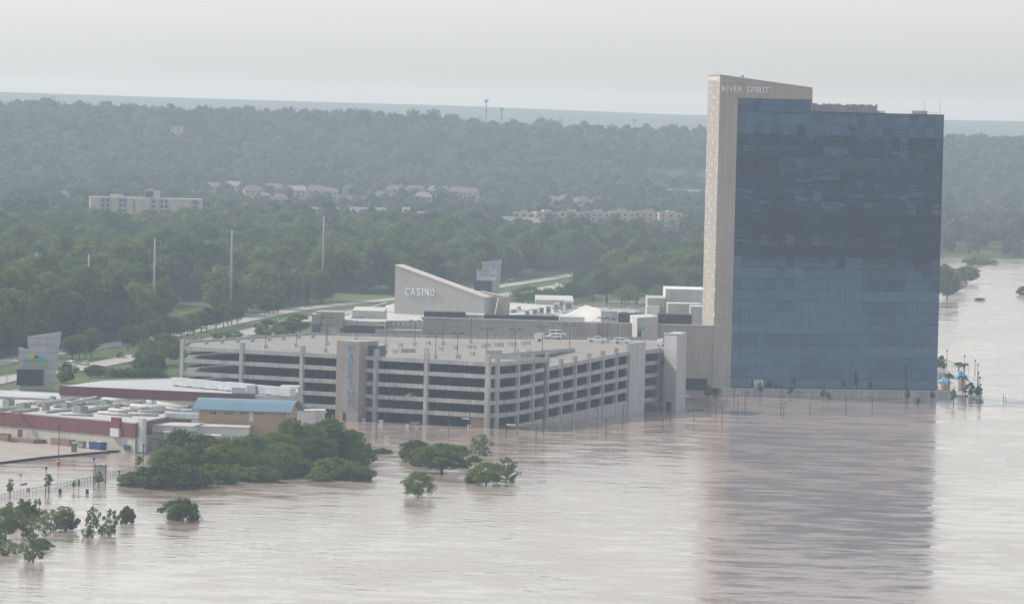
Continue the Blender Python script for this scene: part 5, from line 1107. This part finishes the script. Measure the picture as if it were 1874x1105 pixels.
# ---------------------------------------------------------------- vehicles
PAINT = {k: plain('paint_car_' + k, c, 0.25, spec=0.6, var=0.03) for k, c in dict(white=(.78, .78, .78), silver=(.42, .43, .45), red=(.30, .04, .05), dark=(.03, .035, .045), maroon=(.12, .03, .04)).items()}
def car(kind, p, rz, paint, label):
    t = thing('pickup_truck' if kind == 'pickup' else ('van' if kind == 'van' else 'car'), p, label, {'pickup': 'pickup', 'van': 'van', 'suv': 'suv'}.get(kind, 'car'), rz=rz)
    L_, W = {'pickup': (5.7, 1.95), 'van': (5.3, 2.0), 'suv': (4.9, 1.9), 'sedan': (4.6, 1.8)}[kind]; h = L_ / 2
    prof = {'pickup': [(-h, .45), (h, .45), (h, .95), (h - .3, 1.12), (h - 1.55, 1.18), (-h, 1.15)], 'van': [(-h, .4), (h, .4), (h, .9), (h - .9, 1.2), (-h, 1.25)],
            'suv': [(-h, .42), (h, .42), (h, .9), (h - 1.1, 1.1), (-h, 1.1)], 'sedan': [(-h, .35), (h, .35), (h, .7), (h - 1.2, .88), (-h + .9, .92), (-h, .85)]}[kind]
    MB().slab(prof, -W / 2, W / 2).build('body', PAINT[paint], t, bevel=.09)
    cab = {'pickup': [(-.75, 1.16), (h - 1.5, 1.16), (h - 2.2, 1.8), (-.5, 1.82)], 'van': [(-h + .02, 1.24), (h - .95, 1.2), (h - 1.6, 2.0), (-h + .1, 2.05)], 'suv': [(-h + .05, 1.09), (h - 1.15, 1.09), (h - 1.95, 1.68), (-h + .35, 1.72)], 'sedan': [(-h + .7, .9), (h - 1.1, .88), (h - 1.95, 1.38), (-h + 1.3, 1.4)]}[kind]
    MB().slab(cab, -W / 2 + .12, W / 2 - .12).build('cabin', PAINT[paint], t, bevel=.08)
    (x0, z0), (x1, _), (x2, z2), (x3, _) = cab
    for s in (-1, 1):
        y = s * (W / 2 - .115); n = 2
        for k in range(n):
            a, c = k / n + .04, (k + 1) / n - .03; bx = lambda f_: x0 + .12 + (x1 - .25 - x0) * f_; tx = lambda f_: x3 + .12 + (x2 - .1 - x3) * f_
            MB().slab([(bx(a), z0 + .1), (bx(c), z0 + .1), (tx(c), z2 - .1), (tx(a), z2 - .1)], y - .012, y + .012).build('window', M['win'], t)
    mb = MB(); nx_, nz_ = (z2 - z0), (x1 - x2); l_ = math.hypot(nx_, nz_); dx, dz = nx_ / l_ * .02, nz_ / l_ * .02
    mb.add([(x1 - .08 + dx, -W / 2 + .25, z0 + .08 + dz), (x1 - .08 + dx, W / 2 - .25, z0 + .08 + dz), (x2 + .06 + dx, W / 2 - .3, z2 - .06 + dz), (x2 + .06 + dx, -W / 2 + .3, z2 - .06 + dz)], [(0, 1, 2, 3)]); mb.build('windscreen', M['win'], t)
    if kind == 'pickup': MB().box(-h + .15, -.9, -W / 2 + .15, W / 2 - .15, 1.16, 1.165).build('load_bed', M['dark'], t)
    for sx in (-1, 1):
        for s in (-1, 1):
            c = (sx * (h - .95), s * (W / 2 - .1), .36); wh = MB().tube((c[0], c[1] - .12, c[2]), (c[0], c[1] + .12, c[2]), .36, .36, 12).build('wheel', M['tyre'], t)
            MB().tube((c[0], c[1] + s * .121, c[2]), (c[0], c[1] + s * .14, c[2]), .2, .18, 10).build('rim', M['rim'], wh)
    for s in (-1, 1): MB().box(h - .03, h + .03, s * (W / 2 - .35) - .2, s * (W / 2 - .35) + .2, .7, .88).build('headlight', M['lamp_glass'], t); MB().box(-h - .03, -h + .03, s * (W / 2 - .25) - .12, s * (W / 2 - .25) + .12, .75, 1.0).build('tail_light', M['brightred'], t)
    MB().box(h - .02, h + .06, -W / 2 + .1, W / 2 - .1, .42, .6).build('bumper', M['pole_grey'], t)
    return t
def car_at(kind, x, y, z, rz, paint, label):
    p = G(x, y, z); return car(kind, (p.x, p.y, z), rz, paint, label)
D_ = LV[4] + .005
for u_, v_, k_, kind_, pa_, lb_ in ((74, 4.5, 2, 'sedan', 'white', 'white sedan parked at the rail of the garage third level'), (24, 5, 3, 'suv', 'dark', 'dark suv parked inside the garage upper level'), (60.5, 5, 3, 'pickup', 'silver', 'silver pickup parked inside the garage upper level')):
    q_ = FL.w(u_, v_); car(kind_, (q_.x, q_.y, LV[k_ - 1] + .005), FL.ang + math.pi / 2, pa_, lb_)
car_at('suv', 1013, 620.5, D_, FW.ang + math.pi + .1, 'white', 'white suv beside the tilted trailer on the garage deck'); car_at('van', 1021, 616, D_, FW.ang + .05, 'white', 'white van half behind the suv on the garage deck')
car_at('pickup', 1093, 626, D_, FW.ang - .08, 'white', 'white pickup with empty bed under the garage deck lamps'); car_at('suv', 1139, 628.5, D_, FW.ang - .12, 'white', 'white suv facing the stair tower on the garage deck'); car_at('van', 1213.5, 633, D_, FR.ang, 'white', 'white van tucked behind the stair tower')
tr = thing('trailer', G(987, 625, D_), 'white flatbed trailer with tilted panel on the garage deck', 'trailer', rz=FW.ang)
MB().slab([(-1.7, .6), (1.7, 1.1), (1.7, 1.25), (-1.7, .75)], -1, 1).build('bed', M['white'], tr); MB().slab([(-1.7, .75), (1.3, 1.2), (1.3, 2.9), (-1.7, 2.5)], .9, 1.0).build('side_panel', M['white'], tr)
for s in (-1, 1): MB().tube((0, s * .95, .36), (0, s * 1.1, .36), .36, .36, 12).build('wheel', M['tyre'], tr)
MB().tube((1.7, 0, 1.0), (2.8, 0, .5), .06, .06, 5).build('hitch', M['pole_dark'], tr)
ra = lambda S, y: math.atan2(1, (lane_x(S, y + 10) - lane_x(S, y - 10)) / 20)
for kind, x, y, S, paint, fl, lab in (('pickup', 221, 654, NEAR_S, 'maroon', 0, 'dark red pickup driving alone on the near carriageway'), ('sedan', 156, 668, NEAR_S, 'silver', 1, 'silver sedan on the near carriageway between pickup and van'), ('van', 125, 672, NEAR_S, 'white', 1, 'white van behind the silver sedan'), ('suv', 110.5, 679, NEAR_S, 'dark', 1, 'dark suv following the white van'),
                             ('suv', 4, 706, NEAR_S, 'dark', 1, 'dark suv passing beyond the pylon sign'), ('suv', 1020, 525, NEAR_S, 'white', 0, 'white suv far along the drive behind the casino'), ('van', 1068, 518, NEAR_S, 'white', 1, 'white van among the trees on the distant drive'), ('sedan', 1194, 483, NEAR_S, 'white', 1, 'white car on the far bend of the drive'), ('suv', 1191, 477, NEAR_S, 'dark', 1, 'dark suv on the far bend of the drive'), ('sedan', 1199, 475.5, NEAR_S, 'silver', 0, 'silver car on the far bend of the drive')):
    p = G(x, y, 4.2); dz = max(float(height(p.x, p.y)), 3.0) + .32; p = G(x, y, dz); a = ra(S, p.y) + (math.pi if fl else 0); lx = lane_x(S, p.y); car(kind, (min(max(p.x, lx - 3.4), lx + 3.4), p.y, dz), a, paint, lab)
for kind, x, y, paint, rz_, lab in (('pickup', 29, 724, 'white', -1.75, 'white pickup parked nose out beside the pylon sign'), ('sedan', 9, 727, 'red', .4, 'red car parked beside the white pickup'), ('sedan', 186, 677, 'red', .2, 'red car waiting at the side road by the hedge')):
    p = G(x, y, 3.9); car(kind, (p.x, p.y, max(float(height(p.x, p.y)), 3.62)), rz_, paint, lab)

# ---------------------------------------------------------------- things in the west lot
p = G(135.5, 827, .5); t = thing('portable_toilet', p, 'tan portable toilet with white roof on the dry strip', 'toilet'); MB().box(-.65, .65, -.65, .65, 0, 2.2).build('cabin', M['brown'], t, bevel=.05); MB().slab([(-.7, 2.2), (.7, 2.2), (.45, 2.5), (-.45, 2.5)], -.7, .7).build('roof', M['white'], t); MB().box(-.4, .4, -.68, -.65, .15, 1.95).build('door', M['wood'], t)
p = G(179, 824, .3); t = thing('dumpster', p, 'dark blue roll-off dumpster at the water edge', 'dumpster', rz=FO.ang); MB().slab([(-2.1, .3), (2.0, .2), (2.3, 2.1), (-2.3, 2.1)], -1, 1).build('body', M['dkblue'], t)
for k in range(5): MB().box(-1.8 + k * .9, -1.68 + k * .9, -1.09, -1.0, .4, 2.0).build('rib', M['dkblue'], t)
MB().box(.4, 1.6, -.7, .7, 2.1, 2.35).build('load', M['white'], t)
p = G(110, 815, .5); t = thing('timber_bin', p, 'long brown timber waste enclosure before the beige wall', 'enclosure', rz=FO.ang)
for k in range(12): MB().box(-3.6 + k * .6, -3.04 + k * .6, -.1, 0, 0, 1.75 + .06 * (k % 3)).build('board', M['brown'], t)
MB().box(-3.6, 3.6, .0, .1, 1.2, 1.4).build('rail', M['wood'], t); MB().box(-3.5, -3.3, 0, 2.4, 0, 1.6).build('side', M['brown'], t); MB().box(3.3, 3.5, 0, 2.4, 0, 1.6).build('side', M['brown'], t)
for i, (x, y, w_, h_, m, lab) in enumerate(((234, 824, 2.2, 1.2, 'dkblue', 'small slate-blue skip by the white annexe'), (213, 821, 1.6, 1.2, 'dark_screen', 'dark wheeled bin between the skip and dumpster'), (150, 819, 1.9, 1.5, 'unit_green', 'grey-green generator beside the portable toilet'), (10, 803, 3.2, 1.2, 'brown', 'stack of dark pallets on the loading dock'), (270, 818, 2.6, 1.8, 'pole_grey', 'grey pump unit under the annexe pipes'), (302, 814, 2.4, 2.2, 'tan', 'tan crate against the annexe'))):
    p = G(x, y, .6 if x != 10 else 1.2); t = thing(('skip', 'wheeled_bin', 'generator', 'pallet_stack', 'pump_unit', 'crate')[i], p, lab, ('skip', 'bin', 'generator', 'pallets', 'pump', 'crate')[i], rz=FO.ang)
    MB().slab([(-w_ / 2 + .1, .15), (w_ / 2 - .1, .15), (w_ / 2, h_), (-w_ / 2, h_)], -.6, .6).build('body', M[m], t, bevel=.05); MB().box(-w_ / 2 - .05, w_ / 2 + .05, -.65, .65, h_, h_ + .1).build('lid', M['pole_dark'], t); MB().box(-w_ / 2 + .2, w_ / 2 - .2, -.5, .5, 0, .15).build('skid', M['wood'], t)
p = G(193.5, 830, 0); t = thing('floating_debris', (p.x, p.y, 0), 'dark heap of debris adrift at the lot edge', 'debris')
for k in range(5): MB().ball((rnd.uniform(-.6, .6), rnd.uniform(-.4, .4), .1), .5, .3, .25, 6, 4).build('lump', M['dark'], t)
for k, (x, y) in enumerate(((1260, 752.5), (1269, 752), (1277, 751.5), (1283.5, 751))):
    p = G(x, y, 0); t = thing('buoy_barrel', (p.x, p.y, 0), 'small dark barrel bobbing beside the stair tower', 'barrel', 'barrels by the stair tower'); MB().tube((-.45, 0, .1), (.45, 0, .1), .32, .32, 10).build('drum', M['dark'], t); MB().tube((-.5, 0, .1), (-.45, 0, .1), .34, .34, 10).build('rim', M['pole_dark'], t)
for x, y, w_, lab in ((708, 806, 9, 'square white barrier block standing in brown water'), (665, 771, 6, 'white meter box at the foot of the entrance tower'), (745, 781, 6, 'white box at the second garage column'), (858, 783, 6, 'white ticket booth at the flooded garage entrance'), (697, 776, 8, 'pale machine just inside the flooded garage')):
    p = G(x, y, 0); k = p.y / F_PX; t = thing('ticket_box', (p.x, p.y, 0), lab, 'box'); MB().box(-w_ * k / 2, w_ * k / 2, -.5, .5, -1, w_ * k * .9).build('body', M['white'], t, bevel=.04); MB().box(-w_ * k / 2 - .06, w_ * k / 2 + .06, -.56, .56, w_ * k * .9, w_ * k * .9 + .1).build('top', M['duct'], t)
for x, y, w_, lab in ((852, 765.5, 15, 'white height bar over the garage entrance lane'), (935, 777, 17, 'white height bar at the corner exit lane'), (591, 753, 14, 'white lit bar over the service bay')):
    p = G(x, y + 16, 0); k = p.y / F_PX; t = thing('height_bar', (p.x, p.y, 0), lab, 'barrier'); z_ = 16 * k; MB().tube((-w_ * k / 2, 0, z_), (w_ * k / 2, 0, z_ - .1), .22, .22, 8).build('bar', M['white'], t)
    for s in (-1, 1): MB().tube((s * w_ * k * .45, 0, z_), (s * w_ * k * .45, 0, 0 if x > 900 else z_ + 1.0), .04, .04, 5).build('hanger', M['pole_dark'], t)
for k, x in enumerate((609, 614.5, 620)):
    p = G(x, 773, 0); t = thing('bollard', (p.x, p.y, 0), 'yellow bollard beside the garage service bay', 'bollard', 'bollards by the service bay'); MB().tube((0, 0, -1), (0, 0, 2.2), .16, .16, 8).build('post', M['orange'], t); MB().ball((0, 0, 2.2), .16, .16, .12).build('cap', M['lime'], t)
# shelter, stop sign, direction sign, bins and fence of the park
p = G(183, 885, 0); k = p.y / F_PX; t = thing('glass_shelter', (p.x, p.y, 0), 'small square glass shelter standing in water behind the fence', 'shelter'); w_, h_ = 19 * k, 36 * k
for a in (-1, 1):
    for c in (0, 1): MB().box(a * w_ / 2 - .06, a * w_ / 2 + .06, c * w_ - .06, c * w_ + .06, -1, h_ - .4).build('post', M['pole_dark'], t)
MB().box(-w_ / 2 - .2, w_ / 2 + .2, -.2, w_ + .2, h_ - .4, h_ - .25).build('roof', M['pole_dark'], t); MB().slab([(-w_ / 3, h_ - .25), (w_ / 3, h_ - .25), (0, h_ + .1)], .3, w_ - .3).build('skylight', M['white'], t); MB().box(-w_ / 2 + .1, w_ / 2 - .1, w_ - .02, w_ + .02, .1, h_ - .6).build('back_panel', M['duct'], t)
p = G(51.5, 911, 0); t = thing('stop_sign', (p.x, p.y, 0), 'red octagonal stop sign at the flooded fence', 'sign'); MB().tube((0, 0, -1), (0, 0, 1.3), .04, .04, 5).build('post', M['pole_grey'], t)
MB().slab([(.48 * math.cos(math.pi / 8 + i * math.pi / 4), 1.75 + .48 * math.sin(math.pi / 8 + i * math.pi / 4)) for i in range(8)], -.05, .0).build('plate', M['brightred'], t); letters('STOP', M['letter'], t, -.4, .4, 1.62, 1.9, -.07, .01)
p = G(37, 905, 0); t = thing('direction_sign', (p.x, p.y, 0), 'round and long dark signs on a pole by the fence', 'sign'); MB().tube((0, 0, -1), (0, 0, 4.2), .05, .05, 5).build('post', M['pole_grey'], t); MB().tube((0, -.05, 4.3), (0, .0, 4.3), .38, .38, 12).build('disc', M['grey_roof'], t); MB().slab([(.1, 2.0), (1.5, 2.25), (1.5, 2.65), (.1, 2.4)], -.05, 0).build('board', M['pole_dark'], t)
for x, y in ((110, 902), (159.5, 903)):
    p = G(x, y, 0); t = thing('litter_bin', (p.x, p.y, 0), 'square dark litter bin half under water outside the fence', 'bin', 'litter bins outside the fence'); MB().box(-.33, .33, -.33, .33, -.5, 1.0).build('body', M['dark_screen'], t, bevel=.03); MB().box(-.38, .38, -.38, .38, 1.0, 1.08).build('lid', M['pole_grey'], t)
FP_ = [(-20, 920), (20, 911), (60, 903), (100, 896), (140, 888), (180, 879), (218, 871), (250, 863), (275, 857)]
fence = thing('park_fence', V2(G(-20, 920, 0)), 'long grey picket fence half submerged across the flooded park', 'fence')
fo = fence.location
for i in range(len(FP_) - 1):
    a, c = V2(G(*FP_[i], 0)) - fo, V2(G(*FP_[i + 1], 0)) - fo; d = c - a; L_ = d.length; rz_ = math.atan2(d.y, d.x)
    for z_ in (.35, 1.25): MB().box(0, L_, -.03, .03, z_ - .04, z_ + .04).build('rail', M['pole_grey'], fence, a, rz_)
    n = max(2, int(L_ / 2.2))
    for k in range(n): q = a + d * (k / n); MB().box(-.06, .06, -.06, .06, -.8, 1.5).build('post', M['pole_grey'], fence, q)
    pk = MB()
    for k in range(int(L_ / .8)): pk.box(k * .8, k * .8 + .05, -.02, .02, -.2, 1.3)
    tag(pk.build('pickets', M['pole_grey'], fence, a, rz_), kind='stuff')

# ---------------------------------------------------------------- pool terrace right of the tower
def hut(name, x0, x1, ye, yb, yt, roof, lab, cat='hut'):
    a, c = G(x0, yb, .6), G(x1, yb, .6); k = a.y / F_PX; w_ = (x1 - x0) * k; he, hr = (yb - ye) * k, (yb - yt) * k
    t = thing(name, a, lab, cat, rz=.25); MB().box(.2, w_ - .2, 0, w_ - .4, -1, he).build('wall', M['stone_pale'], t); MB().box(w_ * .35, w_ * .65, -.05, .05, 0, he * .75).build('door', M['tan'], t)
    mb = MB(); mb.add([(-.3, -.5, he), (w_ + .3, -.5, he), (w_ + .3, w_, he), (-.3, w_, he), (w_ * .35, w_ * .4, hr), (w_ * .65, w_ * .4, hr)], [(0, 1, 5, 4), (1, 2, 5), (2, 3, 4, 5), (3, 0, 4), (0, 3, 2, 1)]); mb.build('roof', M[roof], t)
    MB().box(.1, w_ - .1, -.2, .1, he - .25, he - .02).build('fascia', M['white'], t)
hut('pool_hut', 1721, 1741, 698.5, 717, 692, 'skyblue', 'square pool hut with bright blue hipped roof beside the tower'); hut('pool_hut', 1752, 1770, 690, 715, 679, 'skyblue', 'taller pool hut with rounded blue roof behind the palms'); hut('pool_hut', 1712, 1733, 682, 700, 672, 'duct', 'pool building with pale grey roof half hidden by the tower')
p = G(1735, 712, .6); t = thing('thatch_parasol', p, 'wide thatched parasol behind the square blue hut', 'parasol'); MB().tube((0, 0, -1), (0, 0, 4.0), .12, .1, 6).build('post', M['wood'], t); MB().tube((0, 0, 3.4), (0, 0, 5.6), 2.4, .15, 12).build('thatch', M['thatch'], t)
p, q = G(1727, 664, .6), G(1772, 682, .6); t = thing('pool_rail', p, 'long curved dark railing round the pool terrace', 'railing'); pr_ = None
for k in range(9):
    f = k / 8; v = (q - p) * f + Vector((0, 4 * math.sin(math.pi * f), 0)); MB().tube((v.x, v.y, -1), (v.x, v.y, 1.6), .07, .07, 5).build('post', M['pole_dark'], t)
    if pr_ is not None: MB().tube((pr_.x, pr_.y, 1.5), (v.x, v.y, 1.5), .1, .1, 5).build('handrail', M['brown'], t)
    pr_ = v
tz = thing('pool_terrace', (0, 0, 0), 'pale concrete pool terrace just above the flood', 'terrace'); po = [G(x, y, .6) for x, y in ((1716, 722), (1772, 722), (1800, 733), (1790, 706), (1772, 686), (1727, 668), (1716, 668))]; tz.location = (po[0].x, po[0].y, 0); MB().prism([(v.x - po[0].x, v.y - po[0].y) for v in po], -1, .5).build('slab', M['concrete'], tz)
p, q = G(1836, 737, 0), G(1874, 737, 0); t = thing('flooded_rail', (p.x, p.y, 0), 'short post and low rail showing above the river', 'railing'); MB().tube((0, 0, -1), (0, 0, 3.0), .08, .06, 6).build('post', M['pole_dark'], t); MB().tube((.6, 0, 2), (.9, 0, -.5), .07, .07, 5).build('stay', M['pole_dark'], t); MB().box(0, 6.5, -.05, .05, .1, .2).build('rail', M['pole_grey'], t)

# ---------------------------------------------------------------- buildings among the far trees
M['flat_wall'] = plain('flats_concrete', (0.50, 0.42, 0.35), .8); M['roof_brown'] = plain('roof_shingle', (.165, .13, .115), .9, var=.2); M['roof_grey'] = plain('roof_shingle_grey', (.24, .22, .21), .9, var=.2); M['adobe'] = plain('adobe_wall', (.42, .33, .265), .85)
Yd = 3300; a, c = at(163, 362, Yd), at(368, 372, Yd); z0 = float(height((a.x + c.x) / 2, Yd)); FA = Frame(a, c)
t = thing('apartment_block', (FA.o.x, FA.o.y, z0), 'wide eight storey concrete apartment block rising over the wood', 'building', rz=FA.ang); fa = lambda x, y: (lambda q: (q[0], q[1] - z0))(FA.face(x, y))
zt = fa(265, 363.5)[1]; MB().box(0, FA.len, 1.2, 17, 0, zt).build('core', M['grey_roof'], t)
for x0, x1, bow in ((163, 184.5, 1.2), (202, 217, 0), (232, 246, 0), (246, 276, .8), (285, 291, 0), (308.5, 352, 1.2), (363, 367.5, 0)):
    u0, u1 = fa(x0, 375)[0], fa(x1, 375)[0]; zz = zt + (.4 if bow else 0); mb = MB()
    mb.prism([(u0, 1.15), (u0 + .8, -bow * .6), ((u0 + u1) / 2, -bow), (u1 - .8, -bow * .6), (u1, 1.15)], 0, zz); mb.build('bay', M['flat_wall'], t)
for x0, x1 in ((185, 201), (217, 231), (277, 284), (292, 308), (353, 362)):
    u0, u1 = fa(x0, 375)[0], fa(x1, 375)[0]
    for k in range(8):
        z_ = zt - 2.6 - 2.9 * k; MB().box(u0, u1, .5, 1.1, z_ - .5, z_ + .3).build('balcony', M['concrete'], t)
        for j in range(2): MB().box(u0 + (u1 - u0) * (.1 + .5 * j), u0 + (u1 - u0) * (.4 + .5 * j), 1.1, 1.19, z_ + .35, z_ + 1.9).build('window', M['win'], t)
MB().box(-.1, FA.len + .1, .6, 17.2, zt, zt + .35).build('roof', M['white_roof'], t)
u0, u1, zz = fa(264, 350)[0], fa(291, 350)[0], fa(275, 349)[1]; ph = MB().box(u0, u1, 4, 11, zt + .3, zz).build('penthouse', M['flat_wall'], t); MB().box(u0 + .3, u0 + 5, 3.9, 3.98, zt + .8, zz - .3).build('louvre', M['dark_screen'], ph)
for k in range(4): MB().tube((u0 + 1 + k * 1.3, 6, zz), (u0 + 1 + k * 1.3, 6, zz + 1.4 + .4 * (k % 2)), .08, .05, 5).build('antenna', M['white'], ph)
u0, u1 = fa(200, 350)[0], fa(222, 350)[0]; MB().box(u0, u1, 5, 11, zt + .3, zt + 1.9).build('roof_house', M['flat_wall'], t)
def house(x, y, wpx, hw, dep, roof, wall, lab, group, gable=True, storeys=2):
    p = G(x, y, 10); z0 = float(height(p.x, p.y)); p = G(x, y, z0); z0 = float(height(p.x, p.y)); k = p.y / F_PX; w_ = wpx * k; h_ = 3.0 * storeys
    t = thing('house' if gable else 'townhouse', (p.x, p.y, z0), lab, 'house' if gable else 'townhouse', group, rz=rnd.uniform(-.25, .25))
    MB().box(-w_ / 2, w_ / 2, 0, dep, -1, h_).build('wall', M[wall], t)
    if gable:
        mb = MB(); r_ = h_ + dep * .32; mb.add([(-w_ / 2 - .5, -.6, h_ - .1), (w_ / 2 + .5, -.6, h_ - .1), (w_ / 2 + .5, dep + .6, h_ - .1), (-w_ / 2 - .5, dep + .6, h_ - .1), (-w_ / 2 + dep * .2, dep / 2, r_), (w_ / 2 - dep * .2, dep / 2, r_)], [(0, 1, 5, 4), (1, 2, 5), (2, 3, 4, 5), (3, 0, 4), (0, 3, 2, 1)]); ro = mb.build('roof', M[roof], t)
        MB().box(w_ * .2, w_ * .2 + .9, dep / 2 - .4, dep / 2 + .4, h_, r_ + .8).build('chimney', M['roof_brown'], ro)
    else:
        for j in range(3): a_ = -w_ / 2 + w_ * j / 3; MB().box(a_, a_ + w_ / 3, -.1, dep * .5, h_ - .2, h_ + (.8, 2.0, .5)[j]).build('parapet', M[wall], t)
        MB().box(-w_ / 2, w_ / 2, dep * .5, dep, h_, h_ + .3).build('roof', M['white_roof'], t)
    n = max(2, int(w_ / 4))
    for s_ in range(storeys):
        for j in range(n): u = -w_ / 2 + w_ * (j + .5) / n; MB().box(u - .7, u + .7, -.14, .02, .9 + 3 * s_, 2.3 + 3 * s_).build('window', M['win'], t)
    MB().box(-.5 + w_ * .05, .5 + w_ * .05, -.13, .02, 0, 2.1).build('door', M['wood'], t)
for i, (x, y, w_) in enumerate(((388, 356, 30), (424, 354, 34), (464, 362, 34), (498, 358, 36), (540, 362, 40), (578, 362, 36), (604, 366, 30), (480, 376, 34), (512, 378, 30), (645, 356, 36), (685, 358, 40), (722, 361, 34), (758, 358, 36), (800, 362, 38), (838, 364, 34), (700, 372, 30), (775, 374, 32), (860, 366, 30), (110, 372, 30), (70, 364, 34), (20, 372, 36))):
    house(x, y, w_, 7, 11, ('roof_brown', 'roof_grey', 'roof_brown')[i % 3], 'adobe', 'brown-roofed house in the rows at the foot of the hazy hill', 'houses at the hill foot')
for i, (x, y, w_) in enumerate(((1012, 381, 26), (1040, 379, 30), (1068, 382, 26), (1094, 384, 24))): house(x, y, w_, 7, 11, 'roof_brown', 'adobe', 'pinkish house just above the stepped townhouses', 'houses above the townhouses')
for i, (x, y, w_) in enumerate(((958, 418, 40), (1002, 417, 44), (1046, 416, 46), (1092, 416, 48), (1138, 415, 50), (1184, 415, 48), (1228, 417, 44))):
    house(x, y, w_, 9, 14, 'roof_brown', 'adobe', 'tan flat-roofed townhouse with stepped parapets in the long terrace', 'townhouse terrace', gable=False, storeys=3)
for i, (x, y, w_) in enumerate(((930, 428, 40), (968, 430, 42), (900, 436, 36), (776, 418, 34), (812, 420, 30))): house(x, y, w_, 7, 12, 'roof_grey', 'adobe', 'large gabled house half hidden before the townhouse terrace', 'gabled houses before the terrace')
for x0, x1, yt, yb, Yd_, m, lab in ((563, 620, 381, 393, 3560, 'white', 'long low white building beyond the playing field'), (640, 706, 381, 392, 3590, 'white', 'second low white building east of the long one'), (578, 618, 426.5, 433, 3010, 'white', 'white shed behind the tallest transmission pole'), (1218, 1290, 347, 356, 4650, 'duct', 'pale warehouse far behind the hotel pier'), (736, 750, 381, 388, 3650, 'white', 'small white hut near the low white buildings'),
                             (312, 334, 232, 243, 5200, 'adobe', 'lonely house high on the hazy ridge'), (645, 655, 424, 427, 3020, 'white', 'small white roof near the shed'), (1000, 1040, 379, 383, 4100, 'white', 'white flat-roofed shop above the terrace'), (30, 50, 382, 392, 3700, 'white', 'bright white roofs at the edge of the far wood')):
    a, c = at(x0, yt, Yd_), at(x1, yt, Yd_); z0 = float(height((a.x + c.x) / 2, Yd_)); t = thing('far_building', (a.x, a.y, min(z0, a.z - 3)), lab, 'building'); w_ = c.x - a.x; h_ = a.z - t.location.z
    MB().box(0, w_, 0, 14, -1, h_).build('wall', M[m], t); MB().box(-.3, w_ + .3, -.3, 14.3, h_, h_ + .4).build('roof', M['white_roof'], t)
    for k in range(max(2, int(w_ / 5))): MB().box(1.2 + k * 5, 3.2 + k * 5, -.06, .05, h_ - 2.2, h_ - .9).build('window', M['win'], t)
